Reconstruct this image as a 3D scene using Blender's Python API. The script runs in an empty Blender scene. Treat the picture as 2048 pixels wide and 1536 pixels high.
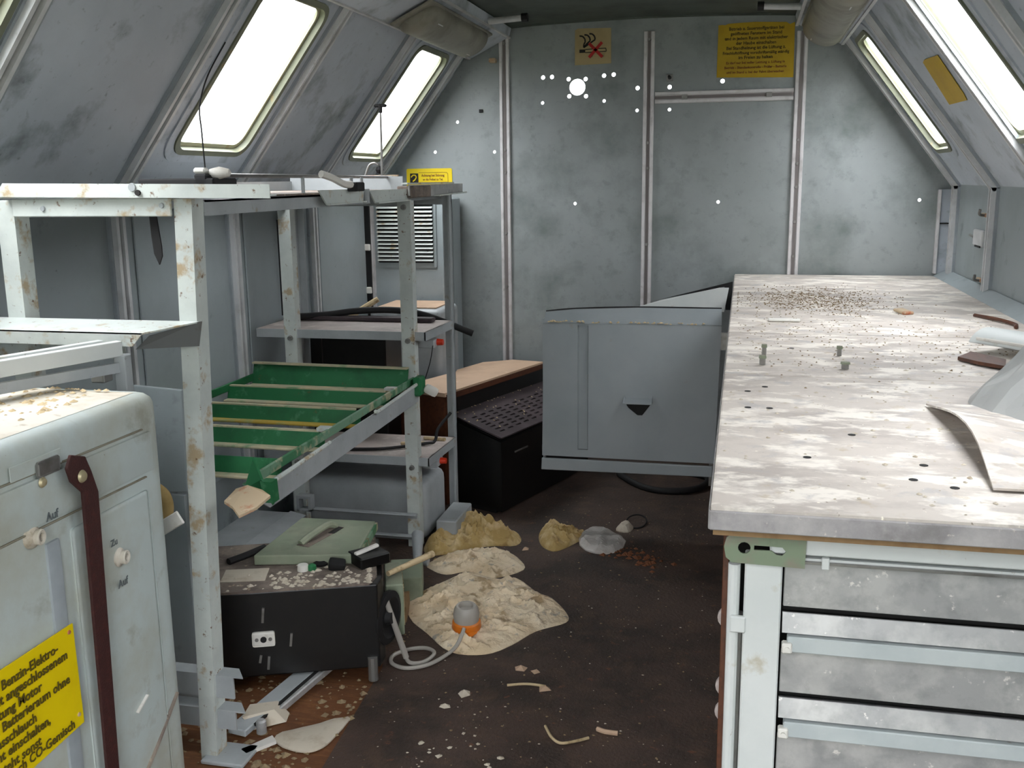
import bpy, bmesh, math, random
from mathutils import Vector as V, Matrix, Euler, noise
from mathutils.geometry import delaunay_2d_cdt
random.seed(7)
S = bpy.context.scene
COL = S.collection
PI = math.pi
# ------------------------------------------------------------------ camera, sky, exposure
cam = bpy.data.objects.new('camera', bpy.data.cameras.new('camera'))
COL.objects.link(cam); S.camera = cam
_X = V((.97488481, .2224043, .01165933)); _Y = V((.03357924, -.19854117, .97951714)); _Z = V((-.22016368, .95452487, .20102294))
# rows: image right / down / forward expressed in world axes (x right, y into the van, z up)
right = V((_X.x, _X.y, -_X.z)); down = V((_Y.x, _Y.y, -_Y.z)); fwd = V((_Z.x, _Z.y, -_Z.z))
m = Matrix((right, -down, -fwd)).transposed().to_4x4(); m.translation = V((0, 0, 1.3))
cam.matrix_world = m
cam.data.sensor_width = 36; cam.data.lens = 2000 / 2048 * 36; cam.data.clip_start = .02
W = bpy.data.worlds.new('overcast_sky'); S.world = W; W.use_nodes = True
bg = W.node_tree.nodes['Background']; bg.inputs[0].default_value = (.95, .975, 1, 1); bg.inputs[1].default_value = 13.0
# overcast sky: zenith about three times as bright as the horizon
_n = W.node_tree.nodes; _l = W.node_tree.links
_tc = _n.new('ShaderNodeTexCoord'); _sx = _n.new('ShaderNodeSeparateXYZ'); _l.new(_tc.outputs['Generated'], _sx.inputs[0])
_mr = _n.new('ShaderNodeMapRange'); _l.new(_sx.outputs['Z'], _mr.inputs[0]); _mr.inputs[1].default_value = 0; _mr.inputs[2].default_value = 1; _mr.inputs[3].default_value = 3.2; _mr.inputs[4].default_value = 25.0
_l.new(_mr.outputs[0], bg.inputs[1])
S.view_settings.view_transform = 'Standard'; S.view_settings.look = 'None'
S.view_settings.gamma = 1; S.view_settings.use_curve_mapping = False; S.view_settings.exposure = 0.0
S.cycles.max_bounces = 10; S.cycles.diffuse_bounces = 6; S.cycles.use_denoising = True
# ------------------------------------------------------------------ materials
def hexc(h, a=1):
    h = h.lstrip('#'); c = [int(h[i:i + 2], 16) / 255 for i in (0, 2, 4)]
    return tuple(x / 12.92 if x <= .04045 else ((x + .055) / 1.055) ** 2.4 for x in c) + (a,)
MATS = {}
def mat(name, base, stains=(), rough=.6, metal=0, bump=.0, bscale=60, stretch=(1, 1, 1), coat=0):
    """stains: (colour, noise scale, lo, hi, strength[, stretch])"""
    if name in MATS: return MATS[name]
    m = bpy.data.materials.new(name); m.use_nodes = True; nt = m.node_tree; N = nt.nodes; L = nt.links
    p = N['Principled BSDF']; p.inputs['Roughness'].default_value = rough; p.inputs['Metallic'].default_value = metal
    if coat: p.inputs['Coat Weight'].default_value = coat
    tc = N.new('ShaderNodeTexCoord'); src = None
    rgb = N.new('ShaderNodeRGB'); rgb.outputs[0].default_value = hexc(base); src = rgb.outputs[0]
    for i, st in enumerate(stains):
        col, sc, lo, hi, amt = st[:5]; sx = st[5] if len(st) > 5 else stretch
        mp = N.new('ShaderNodeMapping'); mp.inputs['Scale'].default_value = sx; mp.inputs['Location'].default_value = (i * 3.7 + 1.3, i * 1.9, i * 5.1)
        L.new(tc.outputs['Object'], mp.inputs[0])
        nz = N.new('ShaderNodeTexNoise'); nz.inputs['Scale'].default_value = sc; nz.inputs['Detail'].default_value = 6; nz.inputs['Roughness'].default_value = .62
        L.new(mp.outputs[0], nz.inputs['Vector'])
        mr = N.new('ShaderNodeMapRange'); mr.inputs[1].default_value = lo; mr.inputs[2].default_value = hi; mr.inputs[4].default_value = amt
        L.new(nz.outputs[0], mr.inputs[0])
        mx = N.new('ShaderNodeMix'); mx.data_type = 'RGBA'; L.new(mr.outputs[0], mx.inputs[0]); L.new(src, mx.inputs[6]); mx.inputs[7].default_value = hexc(col)
        src = mx.outputs[2]
    L.new(src, p.inputs['Base Color'])
    if bump:
        nz = N.new('ShaderNodeTexNoise'); nz.inputs['Scale'].default_value = bscale; nz.inputs['Detail'].default_value = 5
        L.new(tc.outputs['Object'], nz.inputs['Vector'])
        b = N.new('ShaderNodeBump'); b.inputs['Strength'].default_value = bump; b.inputs['Distance'].default_value = .01
        L.new(nz.outputs[0], b.inputs['Height']); L.new(b.outputs[0], p.inputs['Normal'])
    MATS[name] = m; return m
PANEL = mat('mouldy_grey_paint', '#8f9595', [('#a2a8a9', 2.5, .4, .65, .6), ('#545e5c', 3.0, .52, .72, .6), ('#6d7874', 22, .55, .72, .45), ('#3c4440', 60, .66, .74, .5)], .42, 0, .05, 30)
SLOPE = mat('slope_grey_paint', '#c0c7d0', [('#a4acb5', 2, .4, .65, .6), ('#49534f', 5, .54, .72, .7), ('#2f3634', 40, .62, .74, .45)], .55, 0, .05, 30)
SHELF = mat('dusty_shelf', '#b5a9a2', [('#8f8580', 7, .42, .62, .7), ('#cfc6bf', 16, .55, .68, .7)], .6)
TORN = mat('torn_grey_steel', '#5f6160', [('#4a3424', 14, .5, .66, .8)], .6)
CASEG = mat('case_crease_dirt_shade', '#8f8a7a', [('#6d6552', 12, .45, .65, .7)], .8)  # crease dirt, with the soft shadow of the creases in the same colour
CASEG2 = mat('case_groove_grey', '#9fa6aa', [('#8b9296', 10, .45, .65, .6)], .5)  # vertical strip a little darker grey than the case
LOBE = mat('pink_grey_rubber', '#a89c98', [('#7d6c66', 30, .5, .66, .7)], .7)
PACK = mat('milky_packet', '#c4bfba', [('#a39c96', 18, .5, .66, .6)], .35)
RIBB = mat('rib_base_paint', '#9da4a9', [('#7b8287', 6, .45, .7, .6), ('#5a5f5c', 24, .62, .75, .5)], .5)
GROOVE = mat('dark_groove', '#4b4a47', [], .8)  # plain dark bar laid between the rib lips
CREAMR = mat('window_rim_paint', '#a8a68a', [('#8e9683', 9, .5, .68, .6), ('#8a7038', 20, .58, .70, .8)], .5)
GROOVE2 = mat('strip_groove_shade', '#77706f', [], .7)  # darker grey bar paints the shade between the strip lips
GREENR = mat('flaking_green_rust', '#6f9278', [('#2d6b45', 9, .48, .56, .9), ('#b0a588', 14, .55, .62, .8), ('#8a4f28', 12, .60, .66, .95)], .6)
STEN = mat('faded_stencil', '#5f6668', [], .8)
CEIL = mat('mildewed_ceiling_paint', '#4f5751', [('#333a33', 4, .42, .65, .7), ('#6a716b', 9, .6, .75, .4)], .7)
WALLP = mat('wall_grey_paint', '#9aa3a6', [('#858e8d', 3, .45, .7, .6), ('#4c5650', 8, .62, .75, .6), ('#4a4f3e', 45, .67, .76, .5)], .5)
STRIP = mat('dull_aluminium_strip', '#d8d5d6', [('#a39e9c', 12, .45, .7, .6), ('#6d645a', 30, .65, .75, .5)], .45, .25)
RIB = mat('rib_paint', '#d2d3d4', [('#a9aaa9', 10, .45, .7, .6), ('#857c6a', 24, .64, .75, .5)], .5, .1)
RACK = mat('rack_pale_paint', '#cbd1cc', [('#afb6b4', 8, .4, .65, .6), ('#a8906a', 16, .565, .66, .85), ('#6b4a2c', 50, .63, .69, .9)], .45, 0, .08, 60)
RACKG = mat('rack_grey_paint', '#a8adaf', [('#919698', 8, .4, .65, .6), ('#8b7f63', 20, .64, .74, .8), ('#57432e', 60, .68, .76, .8)], .45, 0, .06, 60)
CASE = mat('case_paint', '#bcc6c4', [('#a9a898', 5, .42, .66, .75), ('#86806c', 11, .60, .74, .6), ('#7a5b3c', 70, .70, .76, .9)], .5, 0, .12, 24)
CASETOP = mat('case_dirty_top', '#d6cfc2', [('#b5a993', 7, .45, .62, .8), ('#8e7f66', 18, .58, .70, .8), ('#54493a', 60, .66, .74, .8)], .75, 0, .2, 50)
YEL = mat('sign_yellow', '#e8cc00', [('#cdae00', 6, .5, .7, .5)], .45)
YELD = mat('sign_yellow_shaded', '#bd9c12', [('#a88612', 9, .45, .7, .6)], .6)  # yellow darkened: shade under the roof is put into the colour
INK = mat('sign_ink', '#57490e', [], .6)
INKR = mat('sign_ink_faded', '#7d4a18', [], .6)
BLACK = mat('black_enamel', '#0c0b0b', [('#1d1a18', 20, .5, .7, .6)], .4)
BLKR = mat('black_rubber', '#0f0e10', [], .7)
GREEN = mat('green_paint', '#1f6b3f', [('#14502f', 8, .45, .65, .6), ('#5f9b74', 18, .58, .70, .6), ('#7a4a24', 22, .66, .74, .8)], .5)
GREENL = mat('green_lip_dusty', '#b3ae92', [('#cfc09a', 16, .45, .65, .8), ('#4f8a62', 12, .55, .66, .7), ('#8a5a30', 30, .66, .74, .7)], .7)
GREENY = mat('green_lip_yellow', '#b59a3c', [('#8fa070', 10, .5, .62, .8), ('#c8c0a8', 26, .62, .72, .7)], .7)
OLIVE = mat('olive_lid_paint', '#8b957f', [('#a09f8c', 5, .45, .65, .7), ('#6d7766', 9, .5, .7, .6), ('#8a4a2c', 20, .68, .75, .7)], .6)
DUSTY = mat('dusty_dark_top', '#6c6059', [('#8f8377', 10, .42, .6, .8), ('#4e433d', 22, .52, .68, .7), ('#b7a58c', 55, .62, .70, .9)], .85, 0, .3, 90)
FLOOR = mat('dark_floor_mat', '#4b3b33', [('#2c231e', 4, .42, .60, .8), ('#5c4839', 11, .52, .68, .6), ('#84553a', 30, .63, .71, .6), ('#9c8f80', 110, .69, .74, .7)], .7, 0, .35, 120)
PLY = mat('plywood_floor', '#6d4426', [('#50301c', 5, .42, .65, .75), ('#8f6238', 14, .5, .7, .6, (1, 6, 1)), ('#9c8b76', 60, .66, .74, .7)], .75, 0, .2, 60)
TOP = mat('dirty_worktop', '#c9c0b7', [('#a39a93', 4.5, .46, .60, .7, (1, 1.5, 1)), ('#ebe4da', 9, .50, .60, .95, (1, 1.8, 1)), ('#a9a6a6', 13, .56, .66, .6), ('#b3a184', 26, .60, .70, .6), ('#6f604a', 75, .66, .71, .9), ('#fff8e8', 85, .67, .71, 1)], .55, 0, .12, 60)
EDGE = mat('worktop_edge', '#9f9b9c', [('#c6c2bf', 12, .45, .65, .7), ('#7a7674', 20, .55, .7, .6), ('#ddd6cc', 70, .64, .70, .8)], .5, 0, .1, 80)
WOOD = mat('chipboard_edge', '#8e7250', [('#6f5438', 30, .45, .7, .7)], .85)
GALV = mat('galvanised_steel', '#aeaead', [('#c9c8c5', 16, .45, .62, .7), ('#8f908f', 24, .5, .68, .6), ('#eeeae4', 60, .64, .70, .8)], .45, .35, .1, 60)
CABP = mat('cabinet_white_paint', '#cfd3d1', [('#dee0de', 6, .45, .65, .6), ('#b3a98f', 16, .63, .74, .7), ('#7d6138', 50, .70, .76, .9)], .4)
CABG = mat('cabinet_rail_paint', '#b4bcbd', [('#c9cfce', 8, .45, .65, .6), ('#8a7a5a', 26, .68, .76, .6)], .4)
OLBR = mat('green_grey_bracket', '#7c8a72', [('#8c7b73', 9, .48, .60, .8), ('#5f6c57', 18, .6, .7, .5)], .5)
DOORP = mat('cover_grey_paint', '#949a9d', [('#7c868a', 3, .45, .7, .5), ('#8c8672', 16, .66, .76, .5)], .38, 0, .02, 8)
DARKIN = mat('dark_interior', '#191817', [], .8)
WOODC = mat('brown_veneer', '#57301c', [('#3a1f12', 12, .45, .65, .7, (6, 1, 6))], .5)
BEIGE = mat('beige_console_top', '#c3a68c', [('#ab9078', 6, .45, .65, .7), ('#dcc9b2', 20, .62, .70, .8)], .7)
PURP = mat('dusty_purple_black', '#3a3033', [('#4d4144', 9, .45, .65, .7), ('#b9a68e', 70, .71, .75, .7)], .7)
CLOTH = mat('dirty_cloth', '#dcc6a4', [('#efe0c6', 9, .4, .6, .8), ('#a38a66', 15, .54, .63, .85), ('#8f8c88', 25, .60, .68, .7)], .95, 0, .5, 90)
CLOTHB = mat('dirty_cloth_ochre', '#b09660', [('#d8c39a', 12, .45, .62, .8), ('#86683a', 16, .56, .66, .8)], .95, 0, .5, 90)
PAPER = mat('stained_paper', '#c9bfae', [('#a08f76', 12, .5, .68, .7)], .9)
CREAM = mat('cream_flakes', '#c9b48f', [('#8f7a58', 40, .5, .65, .8)], .9)
BROWNF = mat('brown_crumbs', '#87745a', [('#a08c68', 50, .5, .65, .8)], .95)
WHITE = mat('white_plastic', '#e2dfd8', [('#b9b2a4', 20, .6, .72, .6)], .45)
GREYP = mat('grey_cable', '#a8a39b', [], .5)
ORNG = mat('orange_plastic', '#d9781e', [], .4)
RED = mat('red_plastic', '#d0371c', [], .4)
MAROON = mat('maroon_strap', '#3a1714', [('#54241e', 60, .5, .7, .6)], .7, 0, .3, 300)
BRASS = mat('pale_rivet', '#c9bc98', [], .35, .5)
STEEL = mat('bare_steel', '#8f8d8a', [('#5f5b55', 20, .5, .7, .6)], .35, .6)
CREAMF = mat('window_frame_paint', '#70735f', [('#5a6154', 9, .5, .68, .6), ('#8f7c4c', 18, .60, .70, .8)], .5)
LAMP = mat('lamp_cover_dusty', '#8d8a7e', [('#5e5c50', 7, .45, .65, .7), ('#96917f', 20, .6, .72, .5)], .45)
SIGNW = mat('no_smoking_card', '#b3a075', [('#9c8a62', 7, .5, .7, .6)], .7)
INKB = mat('black_ink', '#1e1a17', [], .7)
REDI = mat('red_ink', '#b3201c', [], .6)
RUST = mat('rusty_plate', '#b8a488', [('#a8532c', 12, .52, .62, .9), ('#d4c6ae', 24, .6, .7, .7)], .7)
TAN = mat('tan_foam', '#8f7848', [('#a89060', 14, .5, .68, .7)], .9)
GRASS = mat('outside_ground', '#4b503c', [('#3a3a2e', 1, .4, .6, .6)], .95)
def glass(name, col, rough, tr):
    m = bpy.data.materials.new(name); m.use_nodes = True; nt = m.node_tree; N = nt.nodes; L = nt.links
    p = N['Principled BSDF']; p.inputs['Base Color'].default_value = hexc(col); p.inputs['Roughness'].default_value = rough
    t = N.new('ShaderNodeBsdfTransparent'); mx = N.new('ShaderNodeMixShader'); mx.inputs[0].default_value = 1 - tr
    L.new(t.outputs[0], mx.inputs[1]); L.new(p.outputs[0], mx.inputs[2]); L.new(mx.outputs[0], N['Material Output'].inputs[0])
    MATS[name] = m; return m
PANE = glass('window_pane_acrylic', '#d8e2e2', .1, .92)
FILM = glass('cloudy_plastic_film', '#b9bcbb', .35, .30)
# ------------------------------------------------------------------ builders
class B:
    def __init__(s): s.bm = bmesh.new()
    def _bev(s, vs, r, seg=2):
        es = {e for v in vs for e in v.link_edges}
        bmesh.ops.bevel(s.bm, geom=list(es), offset=r, segments=seg, affect='EDGES', profile=.6)
    def box(s, a, b, bev=0, seg=1):
        c = [(x + y) / 2 for x, y in zip(a, b)]; d = [abs(y - x) for x, y in zip(a, b)]
        return s.obx(c, d, None, bev, seg)
    def obx(s, c, d, R=None, bev=0, seg=1):
        M = Matrix.Translation(V(c)) @ (R.to_matrix().to_4x4() if R is not None and not isinstance(R, Matrix) else (R.to_4x4() if R is not None else Matrix.Identity(4))) @ Matrix.Diagonal((d[0], d[1], d[2], 1))
        r = bmesh.ops.create_cube(s.bm, size=1, matrix=M)
        if bev: s._bev(r['verts'], bev, seg)
        return s
    def bar(s, p0, p1, w, h, up=(0, 0, 1), bev=0):
        p0 = V(p0); p1 = V(p1); y = (p1 - p0); L = y.length; y.normalize(); x = y.cross(V(up)).normalized(); z = x.cross(y)
        return s.obx((p0 + p1) / 2, (w, L, h), Matrix((x, y, z)).transposed(), bev)
    def prism(s, pts, vec, bev=0):
        vs = [s.bm.verts.new(p) for p in pts]; f = s.bm.faces.new(vs)
        r = bmesh.ops.extrude_face_region(s.bm, geom=[f]); nv = [g for g in r['geom'] if isinstance(g, bmesh.types.BMVert)]
        for v in nv: v.co += V(vec)
        if bev: s._bev(vs + nv, bev, 2)
        bmesh.ops.recalc_face_normals(s.bm, faces=s.bm.faces[:]); return s
    def cone(s, p0, p1, r0, r1=None, n=14):
        r1 = r0 if r1 is None else r1; p0 = V(p0); p1 = V(p1); d = p1 - p0
        M = Matrix.Translation((p0 + p1) / 2) @ d.to_track_quat('Z', 'Y').to_matrix().to_4x4()
        bmesh.ops.create_cone(s.bm, cap_ends=True, segments=n, radius1=r0, radius2=r1, depth=d.length, matrix=M); return s
    def tube(s, pts, r, n=8, closed=False, sub=6):
        P = [V(p) for p in pts]
        if sub > 1 and len(P) > 2:
            Q = []; k = len(P)
            for i in range(k if closed else k - 1):
                a = P[(i - 1) % k] if closed or i else P[0]; b = P[i]; c = P[(i + 1) % k]; d = P[(i + 2) % k] if closed or i + 2 < k else P[-1]
                for j in range(sub):
                    t = j / sub; Q.append(.5 * ((2 * b) + (c - a) * t + (2 * a - 5 * b + 4 * c - d) * t * t + (3 * b - a - 3 * c + d) * t ** 3))
            if not closed: Q.append(P[-1])
            P = Q
        rings = []; k = len(P); x = None
        for i, p in enumerate(P):
            t = (P[(i + 1) % k] - P[i - 1]) if closed else (P[min(i + 1, k - 1)] - P[max(i - 1, 0)])
            t.normalize()
            if x is None: x = t.orthogonal().normalized()
            x = (x - t * x.dot(t)).normalized(); y = t.cross(x)
            rings.append([s.bm.verts.new(p + (x * math.cos(a) + y * math.sin(a)) * r) for a in [2 * PI * j / n for j in range(n)]])
        for i in range(k if closed else k - 1):
            A = rings[i]; C = rings[(i + 1) % k]
            for j in range(n): s.bm.faces.new((A[j], A[(j + 1) % n], C[(j + 1) % n], C[j]))
        if not closed: s.bm.faces.new(rings[0][::-1]); s.bm.faces.new(rings[-1])
        return s
    def lathe(s, prof, o, axis=(0, 0, 1), n=24):
        o = V(o); z = V(axis).normalized(); x = z.orthogonal().normalized(); y = z.cross(x); rings = []
        for r, h in prof: rings.append([s.bm.verts.new(o + z * h + (x * math.cos(a) + y * math.sin(a)) * max(r, 1e-4)) for a in [2 * PI * j / n for j in range(n)]])
        for A, C in zip(rings, rings[1:]):
            for j in range(n): s.bm.faces.new((A[j], A[(j + 1) % n], C[(j + 1) % n], C[j]))
        return s
    def flake(s, c, r, h=.3):
        k = random.randint(4, 6); a0 = random.random() * 6; c = V(c); t = r * h
        pts = [c + V((math.cos(a0 + 2 * PI * i / k) * r * random.uniform(.5, 1.1), math.sin(a0 + 2 * PI * i / k) * r * random.uniform(.5, 1.1), 0)) for i in range(k)]
        lo = [s.bm.verts.new(p) for p in pts]; hi = s.bm.verts.new(c + V((0, 0, t + r * .15)))
        for i in range(k): s.bm.faces.new((lo[i], lo[(i + 1) % k], hi))
        return s
def loc_of(p):
    v = V((0, 0, 0))
    while p is not None: v += p.location; p = p.parent
    return v
def ob(name, b, m, parent=None, smooth=False, label=None, at=None):
    me = bpy.data.meshes.new(name); bm = b.bm if isinstance(b, B) else b
    o = V(at) if at is not None else (loc_of(parent) if parent else V((0, 0, 0)))
    bmesh.ops.translate(bm, vec=-o, verts=bm.verts[:])
    if smooth:
        for f in bm.faces: f.smooth = True
    bm.to_mesh(me); bm.free(); me.materials.append(m)
    ob_ = bpy.data.objects.new(name, me); COL.objects.link(ob_)
    if parent: ob_.parent = parent
    else: ob_.location = o
    if smooth:
        try: me.set_sharp_from_angle(angle=math.radians(38))
        except Exception: pass
    if label: ob_['label'] = label
    return ob_
def thing(name, label, cat, loc, group=None):
    o = bpy.data.objects.new(name, None); COL.objects.link(o); o.location = loc; o['label'] = label; o['category'] = cat
    o.empty_display_size = .05
    if group: o['group'] = group
    return o
def one(name, b, m, label, cat, group=None, smooth=False, kind=None):
    vs = [v.co for v in b.bm.verts]
    at = (sum(v.x for v in vs) / len(vs), sum(v.y for v in vs) / len(vs), min(v.z for v in vs))
    o = ob(name, b, m, None, smooth, label, at); o['category'] = cat
    if group: o['group'] = group
    if kind: o['kind'] = kind
    return o
def struct(name, b, m, parent=None, smooth=False):
    o = ob(name, b, m, parent, smooth)
    if not parent: o['kind'] = 'structure'
    return o
def plate(outline, holes, o, u, v, t):
    """flat sheet with real holes; outline in (a,b) on o+a*u+b*v, thickness t along u x v"""
    cu = bpy.data.curves.new('tmp', 'CURVE'); cu.dimensions = '2D'; cu.fill_mode = 'BOTH'; cu.extrude = abs(t) / 2
    for poly in [outline] + holes:
        sp = cu.splines.new('POLY'); sp.points.add(len(poly) - 1); sp.use_cyclic_u = True
        for p, q in zip(sp.points, poly): p.co = (q[0], q[1], 0, 1)
    ob_ = bpy.data.objects.new('tmp', cu); COL.objects.link(ob_)
    me = bpy.data.meshes.new_from_object(ob_.evaluated_get(bpy.context.evaluated_depsgraph_get()))
    b = B(); b.bm.from_mesh(me); bpy.data.objects.remove(ob_); bpy.data.curves.remove(cu); bpy.data.meshes.remove(me)
    o = V(o); u = V(u).normalized(); v = V(v).normalized(); n = u.cross(v)
    for w in b.bm.verts: w.co = o + u * w.co.x + v * w.co.y + n * (w.co.z + t / 2)
    bmesh.ops.recalc_face_normals(b.bm, faces=b.bm.faces[:]); return b
def rrect(x0, x1, y0, y1, r=.05, n=6):
    out = []
    for cx, cy, a in ((x1 - r, y1 - r, 0), (x0 + r, y1 - r, 90), (x0 + r, y0 + r, 180), (x1 - r, y0 + r, 270)):
        for i in range(n + 1):
            t = math.radians(a + 90 * i / n); out.append((cx + r * math.cos(t), cy + r * math.sin(t)))
    return out
def circ(x, y, r, n=12): return [(x + r * math.cos(2 * PI * i / n), y + r * math.sin(2 * PI * i / n)) for i in range(n)]
def text(body, size, o, u, v, m, parent, name='lettering', sx=1.0, align='LEFT', lift=.0012):
    cu = bpy.data.curves.new('tmp', 'FONT'); cu.body = body; cu.size = size; cu.align_x = align; cu.extrude = .0003; cu.resolution_u = 2; cu.offset = .0006 * size / .03
    ob_ = bpy.data.objects.new('tmp', cu); COL.objects.link(ob_)
    me = bpy.data.meshes.new_from_object(ob_.evaluated_get(bpy.context.evaluated_depsgraph_get()))
    b = B(); b.bm.from_mesh(me); bpy.data.objects.remove(ob_); bpy.data.curves.remove(cu); bpy.data.meshes.remove(me)
    o = V(o); u = V(u).normalized(); v = V(v).normalized(); n = u.cross(v)
    for w in b.bm.verts: w.co = o + u * w.co.x * sx + v * w.co.y + n * (w.co.z + lift)
    return ob(name, b, m, parent)
def strip2d(pts, w, o, u, v, lift=.0012):
    b = B(); o = V(o); u = V(u).normalized(); v = V(v).normalized(); n = u.cross(v)
    for a, c in zip(pts, pts[1:]):
        A = o + u * a[0] + v * a[1] + n * lift; C = o + u * c[0] + v * c[1] + n * lift
        b.bar(A, C, w, .0006, n)
    return b
def sheet(outline, zf, step=.012, skirt=0.0, th=None):
    """crumpled sheet: filled outline, height from zf(x,y,d) with d = distance to the edge"""
    n = len(outline); seg = [(V(outline[i]).to_2d(), V(outline[(i + 1) % n]).to_2d()) for i in range(n)]
    def dist(p):
        r = 9
        for a, c in seg:
            t = max(0, min(1, (p - a).dot(c - a) / max((c - a).length_squared, 1e-9))); r = min(r, (p - (a + (c - a) * t)).length)
        return r
    def inside(p):
        k = False
        for a, c in seg:
            if (a.y > p.y) != (c.y > p.y) and p.x < (c.x - a.x) * (p.y - a.y) / (c.y - a.y) + a.x: k = not k
        return k
    xs = [p[0] for p in outline]; ys = [p[1] for p in outline]; pts = [V(p).to_2d() for p in outline]
    y = min(ys); r = 0
    while y < max(ys):
        x = min(xs) + (step / 2 if r % 2 else 0)
        while x < max(xs):
            p = V((x + random.uniform(-.2, .2) * step, y + random.uniform(-.2, .2) * step))
            if inside(p) and dist(p) > step * .5: pts.append(p)
            x += step
        y += step * .87; r += 1
    vo, eo, fo, _, _, _ = delaunay_2d_cdt(pts, [(i, (i + 1) % n) for i in range(n)], [], 1, 1e-6)
    b = B(); vs = [b.bm.verts.new((p.x, p.y, zf(p.x, p.y, dist(p)))) for p in vo]
    for f in fo:
        try: b.bm.faces.new([vs[i] for i in f])
        except ValueError: pass
    if skirt:
        be = [e for e in b.bm.edges if len(e.link_faces) == 1]
        r = bmesh.ops.extrude_edge_only(b.bm, edges=be)
        for g in r['geom']:
            if isinstance(g, bmesh.types.BMVert): g.co.z -= skirt
    bmesh.ops.recalc_face_normals(b.bm, faces=b.bm.faces[:]); return b
def smooth_outline(P, k=5):
    out = []; n = len(P)
    for i in range(n):
        a, b_, c, d = [V(P[(i + j) % n]) for j in (-1, 0, 1, 2)]
        for j in range(k):
            t = j / k; q = .5 * ((2 * b_) + (c - a) * t + (2 * a - 5 * b_ + 4 * c - d) * t * t + (3 * b_ - a - 3 * c + d) * t ** 3); out.append((q.x, q.y))
    return out
X, Y, Z = V((1, 0, 0)), V((0, 1, 0)), V((0, 0, 1))
# ------------------------------------------------------------------ the van body
XL, XR, YB, Y0, ZE, ZC = -1.72, .86, 4.62, -.55, 1.255, 1.96
SL = V((.54, 0, .705)).normalized(); SR = V((-.54, 0, .705)).normalized(); LS = .888
NL = V((SL.z, 0, -SL.x)); NR = V((-SR.z, 0, SR.x)) * 1.0
NR = V((-SL.z, 0, -SL.x))
struct('ground', B().box((-30, -30, -1.15), (30, 30, -1.0)), GRASS)
struct('floor', B().box((XL - .03, Y0, -.04), (XR + .03, YB, 0)), PLY)
b = B(); b.prism([(-.905, 1.2, .0005), (-.885, 1.89, .0005), (-.915, 2.36, .0005), (-1.0, 2.62, .0005), (-1.35, 2.72, .0005), (-1.70, 2.75, .0005), (-1.70, 4.60, .0005), (.84, 4.60, .0005), (.84, Y0, .0005), (-.92, Y0, .0005)], (0, 0, .0035))
struct('floor_covering', b, FLOOR)
wl = struct('wall_left', B().box((XL - .03, Y0, 0), (XL, YB, ZE)), WALLP)
wr = struct('wall_right', B().box((XR, Y0, 0), (XR + .03, YB, ZE)), WALLP)
vz = lambda z: (z - ZE) / SL.z
WL = [(.05, .46), (1.37, 1.80), (2.66, 3.08), (3.99, 4.40)]
WR = [(.15, .56), (1.46, 1.88), (2.77, 3.20), (4.09, 4.42)]
v0, v1 = vz(1.395), vz(1.825)
cl = struct('ceiling_left', plate([(Y0, 0), (YB, 0), (YB, LS), (Y0, LS)], [rrect(a, c, v0, v1) for a, c in WL], (XL, 0, ZE), Y, SL, -.03), SLOPE)
cr = struct('ceiling_right', plate([(Y0, 0), (YB, 0), (YB, LS), (Y0, LS)], [rrect(a, c, v0, v1) for a, c in WR], (XR, 0, ZE), Y, SR, .03), SLOPE)
# make sure the slope sheets lie outside the room
def prof_y(pts, y0, y1): return B().prism([(x, y0, z) for x, z in pts], (0, y1 - y0, 0))
cc = [(-1.18, 1.96), (-.93, 1.978), (-.43, 1.988), (.07, 1.978), (.32, 1.96), (.32, 2.0), (-.43, 2.03), (-1.18, 2.0)]
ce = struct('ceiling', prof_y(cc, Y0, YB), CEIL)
struct('wall_front_unseen', plate([(XL, 0), (XR, 0), (XR, ZE), (.32, ZC), (-1.18, ZC), (XL, ZE)], [[(-.62, .01), (.18, .01), (.18, 1.78), (-.62, 1.78)]], (0, Y0, 0), X, Z, .03), WALLP)  # unseen rear wall added to cut light from behind, doorway sized for that
# windows
k = 1
for side, (WS, org, sl, n) in enumerate(((WL, (XL, 0, ZE), SL, NL), (WR, (XR, 0, ZE), SR, NR))):
    for a, c in WS:
        y = (a + c) / 2; w = bpy.data.objects.new('window_%d' % k, None); COL.objects.link(w); w['kind'] = 'structure'; k += 1
        w.location = V(org) + Y * y + sl * v0; w.empty_display_size = .05
        outw = -n
        # reveal + flange; direction of u x v differs per side, so thickness is signed
        s = -1 if side == 0 else 1   # sign that goes outward
        fr = plate(rrect(a - .012, c + .012, v0 - .012, v1 + .012, .06), [rrect(a + .006, c - .006, v0 + .006, v1 - .006, .048)], V(org) + n * .010, Y, sl, s * .034)
        wf = ob('window_frame', fr, CREAMF, w)
        ob('frame_rim', plate(rrect(a - .004, c + .004, v0 - .004, v1 + .004, .055), [rrect(a + .018, c - .018, v0 + .020, v1 - .016, .042)], V(org) - n * .010, Y, sl, s * .004), CREAMR, wf)
        fl = plate(rrect(a - .045, c + .045, v0 - .04, v1 + .04, .08), [rrect(a - .0125, c + .0125, v0 - .0125, v1 + .0125, .06)], V(org) + n * .005, Y, sl, s * .005)
        ob('flange', fl, SLOPE, w)
        pn = plate(rrect(a, c, v0, v1, .05), [], V(org) - n * .018, Y, sl, s * .003)
        ob('window_pane', pn, PANE, w)
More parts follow.
